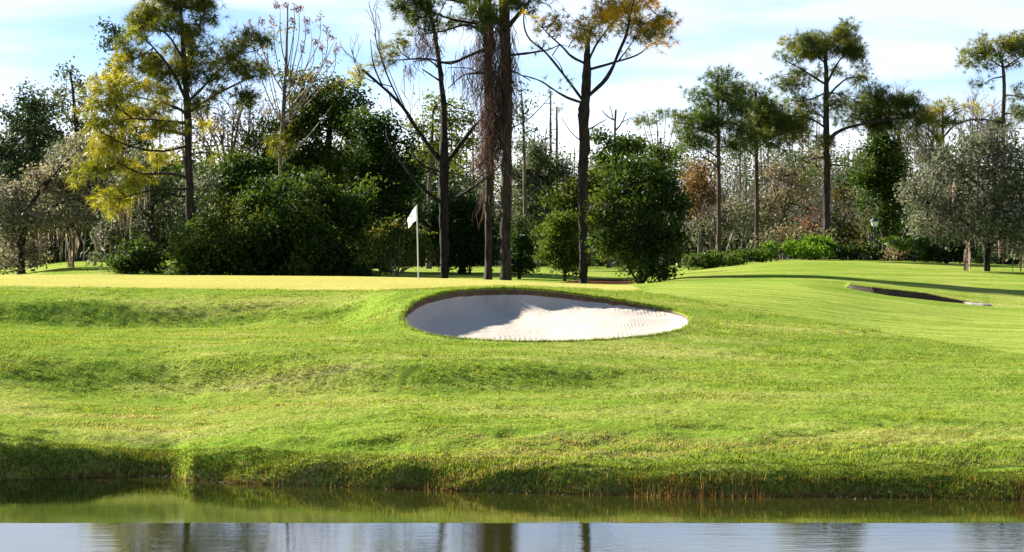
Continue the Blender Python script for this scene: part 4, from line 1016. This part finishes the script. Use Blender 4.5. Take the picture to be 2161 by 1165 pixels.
t.needles([(1668,100,22,16),(1690,86,30,14),(1725,84,34,16),(1760,78,36,18),(1788,66,16,12),(1798,92,28,20),(1700,112,36,14),(1745,110,42,14),(1780,112,30,14),(1812,118,16,14),(1790,60,10,8),(1650,122,9,9),(1672,132,14,9),(1695,170,30,14),(1680,160,16,10),(1640,164,13,5),(1648,186,16,8),(1820,156,14,11),(1826,168,10,7),(1770,145,14,9),(1800,172,12,7),(1720,160,14,7)], PAL['pine_olive'] + PAL['pine_green'], 62, .30)
t.needles([(1840,205,24,10),(1870,222,46,18),(1905,228,32,20),(1925,245,18,14),(1815,232,34,12),(1880,248,50,12),(1790,250,28,10),(1850,262,36,9),(1840,190,14,8)], 'pine_dark', 64, .34, clump=.3)
t.needles([(1690,232,30,14),(1665,252,34,12),(1705,255,28,10),(1655,275,28,12),(1690,285,30,12),(1760,225,24,12),(1720,300,22,10),(1640,240,26,14),(1700,215,22,10),(1790,215,24,10)], 'pine_olive', 54, .34, clump=.3)
t.needles([(1680,340,24,12),(1820,350,30,12),(1800,335,24,10),(1725,345,14,10),(1700,370,18,10)], 'pine_dark', 22, .34)
t.done()
t = Tree('conifer_tree', 'dense fresh green conifer beneath the long pine limb', 'tree', 1868, 121, 63)
t.trunk([(1868,560,6),(1868,430,5),(1866,290,2)])
t.leafy([(1866,285,30,18),(1850,315,34,24),(1885,320,34,24),(1840,350,34,24),(1880,360,44,30),(1845,395,36,30),(1890,400,36,34),(1862,435,46,28),(1830,380,26,20),(1870,470,40,24)], PAL['mid'] + PAL['bright'][2:] + PAL['dark'], 520, .16, .25, .4); t.done()
t = Tree('pine_tree', 'lone pine with tufted crown at the right edge', 'tree', 2116, 113, 64)
t.trunk([(2117,575,6),(2116,400,5),(2116,260,4.4),(2117,180,4),(2116,150,3.4),(2113,125,2)], BROWN_BARK)
for path, r in [([(2116,150),(2100,132),(2085,115)],2),([(2117,152),(2135,138),(2150,128)],2.2),([(2114,132),(2105,110),(2098,92)],1.6),([(2117,168),(2098,165),(2075,178)],1.8),([(2117,205),(2135,202),(2155,205)],1.6),([(2117,248),(2140,240),(2160,235)],2),([(2117,250),(2060,252),(2010,262),(1990,262)],2.4),([(2117,140),(2150,122),(2175,110)],2)]:
    t.limb(path, r, None, BROWN_BARK)
t.needles([(2082,84,14,9),(2088,102,22,14),(2060,116,22,13),(2100,90,18,10),(2120,100,18,14),(2070,132,22,9),(2043,138,10,10),(2044,110,8,6),(2095,125,16,9),(2150,92,22,18),(2140,84,14,9),(2135,128,10,8),(2160,120,14,10),(2068,178,12,8),(2150,190,12,12),(2155,205,9,8),(2150,238,16,14),(2165,225,14,12),(2180,110,24,24)], PAL['pine_olive'] + PAL['pine_green'], 70, .28); t.done()
t = Tree('young_pine', 'yellow-green young pine beside the lone pine trunk', 'tree', 1985, 116, 65)
t.trunk([(1985,565,5),(1985,400,4.4),(1988,300,3.6),(1990,225,1.6)], BROWN_BARK)
for e in [(1945,270),(1960,240),(2010,232),(2045,228),(1940,300),(2020,262),(2050,250)]: t.limb([(1988, min(330, e[1] + 40)), ((1988 + e[0]) / 2, e[1] + 12), e], 1.8, .7, BROWN_BARK)
t.needles([(1988,218,16,9),(1965,235,26,12),(2005,230,20,9),(2048,226,20,7),(1950,258,28,14),(1985,260,30,12),(1940,285,22,12),(1960,300,22,10),(2020,262,18,8)], PAL['pine_gold'] + PAL['pine_olive'], 36, .34)
t.needles([(1960,320,30,14),(1990,340,34,14),(1940,330,22,14),(2100,255,22,10),(2130,265,24,10)], 'pine_green', 30, .34); t.done()
for lb, px, Y, seed, top in [('leafless mauve-grey tree behind the end of the long limb', 1885, 150, 66, 175), ('leafless grey tree against the sky left of the lone pine', 1975, 152, 67, 205), ('leafless twiggy tree low between bare tree and lone pine', 2065, 151, 68, 188)]:
    t = Tree('bare_tree', lb, 'tree', px, Y, seed)
    t.trunk([(px,565,5),(px,420,4.4),(px + 3,330,4)], GREY_BARK)
    L = (330 - top) / F * Y * .52
    for k in range(8): t.bare(t.main[-1 - (k % 3)], (t.rng.uniform(-.75, .75), t.rng.uniform(-.5, .5), 1), L, .06, 4, (.21, .175, .165), .42, (3, 4), .2)
    t.done()
for (nm, lb, px, Y, seed, bl, pal, dens, bare) in [
 ('rust_tree', 'rusty orange leaved tree left of the slender pine trunk', 1475, 128, 70, [(1480,365,32,22),(1465,395,30,26),(1500,400,34,28),(1475,430,34,22)], 'rust', 300, 1),
 ('tan_tree', 'tan leaved tree between the pair and the tallest pine', 1655, 126, 71, [(1640,360,40,30),(1680,385,44,34),(1640,420,40,30),(1690,350,30,24),(1625,450,40,30),(1700,430,30,30),(1650,480,50,30),(1720,330,26,22)], PAL['tan'] + PAL['greygreen'], 170, 1),
 ('red_tree', 'small red leaved tree low left of the tallest pine', 1712, 120, 72, [(1706,468,14,16),(1718,480,12,12),(1700,488,10,8)], 'red', 170, 1),
 ('brown_tree', 'dark brown leafy tree just right of the tallest pine trunk', 1772, 119, 73, [(1765,430,22,24),(1780,470,24,28),(1762,500,24,22),(1790,510,24,20),(1770,395,16,16)], PAL['rust'][1:2] + PAL['dark'] + [(.07, .05, .025)], 330, 1),
 ('grey_tree', 'grey-brown twiggy tree behind the lamp post', 1835, 128, 74, [(1825,400,34,30),(1800,420,26,30),(1850,440,40,30),(1830,480,44,34)], PAL['tan'][1:2] + PAL['greygreen'], 90, 1),
 ('grey_tree', 'grey leaved undergrowth tree below the rusty tree', 1500, 122, 75, [(1470,480,34,30),(1510,470,40,34),(1550,480,36,36),(1580,450,30,40),(1540,430,36,30)], PAL['tan'][1:2] + PAL['greygreen'] + PAL['mid'][:1], 120, 1),
 ('mixed_tree', 'green and tan tree in front of the tallest pine trunk base', 1690, 116, 76, [(1670,500,40,24),(1620,500,36,26),(1720,512,36,20)], PAL['greygreen'] + PAL['tan'], 160, 0)]:
    t = Tree(nm, lb, 'tree', px, Y, seed)
    top = min(b[1] for b in bl)
    t.trunk([(px,560,4.5),(px + 2,(560 + top) / 2 + 40,4),(px - 2,(560 + top) / 2,3)], GREY_BARK)
    if bare:
        for k in range(7): t.bare(t.main[-1 - (k % 3)], (t.rng.uniform(-1, 1), t.rng.uniform(-.6, .6), 1), max(.9, (560 - top) / F * Y * .26), .045, 3, (.20, .16, .14), .5, (3, 4), .1)
    t.leafy(bl, pal, dens, .16, .3, .2); t.done()
t = Tree('mossy_oak', 'huge grey mossy oak spreading over the right edge', 'tree', 2083, 97, 77)
t.trunk([(2083,590,6.5),(2083,560,6.5),(2082,530,7),(2086,505,7),(2100,470,6),(2105,420,5),(2095,360,3)], (.022, .019, .017))
for l in ([(2086,508),(2050,480),(2010,450),(1960,430)], [(2096,480),(2140,450),(2180,420)], [(2105,430),(2060,380),(2010,350)], [(2102,400),(2130,350),(2150,310)], [(2083,525),(2100,508),(2112,500)]): t.limb(l, 4.5, None, (.10, .085, .075))
t.leafy([(2060,300,50,24),(2120,300,50,26),(2000,330,44,28),(2070,340,60,32),(2140,350,50,36),(1965,375,44,30),(2020,385,60,34),(2095,395,60,36),(2155,400,40,44),(1945,425,40,28),(2000,435,60,32),(2065,445,60,32),(2130,450,50,34),(1960,465,44,24),(2030,480,60,24),(2110,490,56,24),(2165,470,40,40),(2200,400,60,90),(2160,520,30,24),(1925,400,20,24)], 'greygreen', 330, .15, .28, .35, spread=.8)
for k in range(9): t.bare(t.near(t.pt(t.rng.uniform(1960, 2150), t.rng.uniform(350, 480))), (t.rng.uniform(-1, 1), t.rng.uniform(-.8, .3), .7), 1.3, .035, 3, (.22, .19, .17), .5, (3, 4), .1)
t.hang([(2042,500,12,24),(2060,470,16,30),(2000,350,16,30),(2010,385,12,24),(2110,500,40,20),(2075,490,24,20),(2040,530,10,20),(2150,510,24,24),(1990,440,40,30)], 13, 1.1, .045, [(.20, .165, .14), (.30, .25, .21), (.15, .12, .10)])
t.done()
# --- planting along the crest on the right
def shrub(nm, lb, px, Y, seed, bl, pal, dens=520, size=.13, extra=None, cat='shrub'):
    t = Tree(nm, lb, cat, px, Y, seed); b = max(q[1] + q[3] for q in bl)
    t.trunk([(px, b, 2.2), (px + 1, b - 8, 1.8), (px, b - 16, 1.2)])
    t.leafy(bl, pal, dens, size, .17, .35)
    for e in extra or (): t.leafy(e[0], e[1], e[2], .14, .15, .3, twigs=0)
    t.done()
shrub('bright_shrub', 'bright lime green shrub mound along the crest right of centre', 1720, 112, 80, [(1722,512,24,16),(1692,520,26,16),(1748,522,24,18),(1662,526,24,14),(1710,532,46,14),(1634,532,24,12)], PAL['bright'], 620, .14)
shrub('hedge_shrub', 'darker green shrub at the left foot of the bright shrub', 1610, 110, 81, [(1605,534,22,12),(1575,538,24,12),(1550,545,20,10)], PAL['mid'] + PAL['bright'][2:])
shrub('flowering_shrub', 'low shrub dotted with white flowers near the dark bush tree', 1490, 108, 82, [(1470,548,26,13),(1505,550,26,12),(1450,555,18,12),(1540,552,24,11),(1485,560,40,8)], PAL['mid'], 560, .13, [([(1500,548,40,14),(1455,560,16,8)], 'white', 16)])
shrub('flowering_shrub', 'dark low shrub with pale blooms right of the bright shrub', 1800, 112, 83, [(1780,528,22,14),(1810,532,28,14),(1842,534,26,13),(1868,538,16,10)], PAL['mid'] + PAL['dark'], 560, .13, [([(1790,530,24,7),(1835,534,26,7),(1815,545,50,6)], 'white', 26)])
shrub('flowering_shrub', 'cream flowered shrub left of the fan palm shrub', 1895, 111, 84, [(1884,535,20,12),(1905,528,18,14)], 'tan', 330, .13, [([(1890,538,18,10)], 'white', 40)])
shrub('dark_shrub', 'black-green rounded shrub left of the mossy oak trunk', 2000, 109, 85, [(1985,528,26,18),(2015,525,26,20),(2035,535,16,14),(1960,540,20,10)], 'dark', 650, .14)
shrub('dark_shrub', 'dark low shrub behind the mossy oak trunk', 2120, 113, 86, [(2110,545,30,12),(2140,548,24,10),(2065,545,20,12)], 'dark', 600, .14)
# fan palm shrub: arching fronds
t = Tree('palm_shrub', 'arching palm fronds in front of the mossy oak', 'shrub', 1930, 110, 87)
t.trunk([(1930,552,3),(1930,540,2.6),(1930,530,2)])
for k in range(46):
    a = t.rng.uniform(0, 2 * math.pi); L = t.rng.uniform(.7, 1.25); o = t.pt(1945 + t.rng.uniform(-45, 45), 530); o[1] += t.rng.uniform(-.4, .4)
    tt = np.linspace(0, 1, 7)[:, None]; d = np.array([math.cos(a), math.sin(a) * .7, 0])
    q = o + d * tt * L * .8 + np.array([0, 0, 1]) * (tt * 1.15 - tt ** 2 * .75) * L
    tube(t.wood, q, np.linspace(.012, .005, 7), np.array((.09, .13, .03)), 3)
    for i in range(1, 7):
        nl = 9; c = q[i] + t.rng.standard_normal((nl, 3)) * .06
        leaves(t.fol, t.rng, c, .26, pick(t.rng, PAL['bright'] + PAL['mid'] + PAL['white'][1:] * (1 if i > 4 else 0), nl), .2)
t.done()
# the off-frame oak on the left bank whose shade falls across the pond edge
t = Tree('bank_oak', 'broad oak on the left bank shading the water edge', 'tree', -640, 50, 90)
t.trunk([(-640,720,22),(-640,500,20),(-630,200,17),(-620,-50,10)], BROWN_BARK, wob=.1)
for e in [(-800,0),(-480,-20),(-700,-250),(-520,-260),(-400,120)]: t.limb([(-632,260), ((-632 + e[0]) / 2, 150 + e[1] * .3), e], 12, 4, BROWN_BARK)
t.leafy([(-640,-150,260,150),(-480,0,160,110),(-800,20,180,120),(-640,-330,200,120),(-420,120,110,70)], PAL['mid'] + PAL['dark'], 260, .2, .4, .3)
t.done(); t.root.location.x -= 5.2; t.root.location.y -= 1.2

# ------------------------------------------------------------------ flagstick and lamp
PY_ = 587.5
yy = np.arange(66, 76, .05); rr = row_of(882.0, yy, ground(np.full(yy.shape, 882.0), yy)); FY = float(yy[np.argmax(rr <= PY_)]) if (rr <= PY_).any() else 72.0
fb = np.array([(883 - CX) / F * FY, FY, gz(883, FY)])
fl = empty('flagstick', fb, 'white golf flagstick with limp white flag on the tan green', 'flag')
topz = H + (HY - 432) / F * FY
g = Geo(); k = 12
z_ = np.linspace(-.1, topz - fb[2], k); lean = np.linspace(0, -.045, k)
tube(g, np.stack([fb[0] + lean, np.full(k, FY), fb[2] + z_], 1), np.linspace(.019, .015, k), np.array([.5, .5, .5]), 10)
pole = g.build('pole', plain_material('fibreglass', (.62, .66, .64), .35), fl, True)
g = Geo(); tube(g, np.array([[fb[0], FY, fb[2] - .05], [fb[0], FY, fb[2] + .012]]), [.055, .055], np.array([.5] * 3), 14)
g.build('cup_rim', plain_material('cup', (.7, .7, .7), .5), fl)
g = Geo(); nu, nv = 12, 18
u = np.linspace(0, 1, nu)[:, None]; v = np.linspace(0, 1, nv)[None]
# limp cloth: hangs from the pole, its free end sagging down to the left
X = fb[0] - .045 - (.02 + .235 * u ** 1.0) * (1 - .10 * v) + 0 * v
Z = topz - .03 - v * (.40 - .12 * u) - u ** 1.15 * (.05 + .30) + 0 * u
Yc = FY + .045 * np.sin(u * 9 + v * 2.2) * u ** .4 + .02 * np.sin(v * 7 + u * 4)
v0 = np.stack([X, Yc + 0 * X, Z], -1).reshape(-1, 3); i = np.arange(nu - 1)[:, None] * nv + np.arange(nv - 1)[None]
f = np.stack([i, i + 1, i + nv + 1, i + nv], -1).reshape(-1, 4)
g.add(v0, np.array([.85] * 3), f4=f)
M_FLAG = leaf_material('flag_cloth', .45, .8, .1, (1, 1, 1))
flag = g.build('flag', M_FLAG, fl, True)

ly = 116.0; lb = np.array([(1846 - CX) / F * ly, ly, gz(1846, ly)])
lp = empty('lamp_post', lb, 'black lamp post with lantern head beyond the right-hand crest', 'lamp post')
M_IRON = plain_material('black_iron', (.012, .016, .016), .45)
lh = H + (HY - 478) / F * ly - lb[2]
def lathe(prof, n=12):
    g = Geo(); prof = np.array(prof); k = len(prof)
    th = np.arange(n) / n * 2 * np.pi
    v = np.stack([lb[0] + prof[:, :1] * np.cos(th), lb[1] + prof[:, :1] * np.sin(th), lb[2] + prof[:, 1:] + 0 * th], -1).reshape(-1, 3)
    i = np.arange(k - 1)[:, None] * n; j = np.arange(n)[None]; j2 = (j + 1) % n
    g.add(v, np.array([.1] * 3), f4=np.stack([i + j, i + j2, i + n + j2, i + n + j], -1).reshape(-1, 4)); return g
lathe([(.14, -.1), (.14, .25), (.09, .35), (.055, .45), (.045, lh - .1), (.07, lh - .06), (.04, lh)]).build('post', M_IRON, lp, True)
lathe([(.03, lh), (.12, lh + .03), (.17, lh + .22), (.15, lh + .24), (.0, lh + .24)]).build('lantern_glass', plain_material('frosted_glass', (.70, .70, .74), .3), lp)
lathe([(.21, lh + .22), (.20, lh + .26), (.10, lh + .36), (.03, lh + .40), (.02, lh + .48), (.0, lh + .50)]).build('lantern_cap', M_IRON, lp)

# ------------------------------------------------------------------ light, sky, camera
az = math.radians(SUN_AZ); el = math.radians(SUN_EL)
sdir = Vector((-math.sin(az) * math.cos(el), math.cos(az) * math.cos(el), math.sin(el)))
ld = bpy.data.lights.new('sun', 'SUN'); ld.energy = 5.0; ld.angle = math.radians(.53); ld.color = (1, .93, .82)
lo = bpy.data.objects.new('sun', ld); COL.objects.link(lo)
lo.rotation_euler = sdir.to_track_quat('Z', 'Y').to_euler(); lo.location = sdir * 150

W = bpy.data.worlds.new('World'); S.world = W; W.use_nodes = True
nt = W.node_tree; nt.nodes.clear()
tc = nd(nt, 'ShaderNodeTexCoord')
# the sky is read a little higher than it stands so the low strip in view is blue, not horizon haze
mpv = scaled(nt, tc.outputs['Generated'], (1, 1, 5.0))
nrm = nd(nt, 'ShaderNodeVectorMath', operation='NORMALIZE'); nt.links.new(mpv, nrm.inputs[0])
sky = nd(nt, 'ShaderNodeTexSky', sky_type='NISHITA'); sky.sun_disc = False
sky.sun_elevation = el; sky.sun_rotation = -az
sky.air_density = 1.0; sky.dust_density = .25; sky.ozone_density = 2.0
nt.links.new(nrm.outputs[0], sky.inputs[0])
sepn = nd(nt, 'ShaderNodeSeparateXYZ'); nt.links.new(tc.outputs['Generated'], sepn.inputs[0])
cv1 = noise(nt, scaled(nt, tc.outputs['Generated'], (4, 4, 26)), 1.0, 5, .5)
cl = math_(nt, 'MULTIPLY', ramp(nt, cv1, .40, .58), ramp(nt, sepn.outputs[2], .42, .16))
low = ramp(nt, sepn.outputs[2], .080, .030)
mid_ = math_(nt, 'MULTIPLY', math_(nt, 'MULTIPLY', ramp(nt, sepn.outputs[2], .11, .17), ramp(nt, sepn.outputs[2], .45, .30)), ramp(nt, cv1, .30, .46))
fac0 = math_(nt, 'MAXIMUM', math_(nt, 'MULTIPLY', cl, .5), math_(nt, 'MULTIPLY', low, .95))
fac = math_(nt, 'MAXIMUM', fac0, math_(nt, 'MULTIPLY', mid_, .6))
skyc = mix(nt, fac, sky.outputs[0], (5.6, 5.75, 5.9))
bg = nd(nt, 'ShaderNodeBackground'); bg.inputs['Strength'].default_value = .066
nt.links.new(skyc, bg.inputs[0])
ow = nd(nt, 'ShaderNodeOutputWorld'); nt.links.new(bg.outputs[0], ow.inputs[0])

cd = bpy.data.cameras.new('camera'); cam = bpy.data.objects.new('camera', cd); COL.objects.link(cam)
cam.location = (0, 0, H); cam.rotation_euler = (math.radians(90), 0, 0)
cd.sensor_fit = 'HORIZONTAL'; cd.sensor_width = 36; cd.lens = F / 2161 * 36
cd.shift_y = (HY - 1165 / 2) / 2161; cd.clip_start = .1; cd.clip_end = 8000
S.camera = cam
S.view_settings.view_transform = 'Standard'; S.view_settings.look = 'None'
S.view_settings.exposure = 2.05; S.view_settings.gamma = 1
S.cycles.max_bounces = 6; S.cycles.transparent_max_bounces = 4
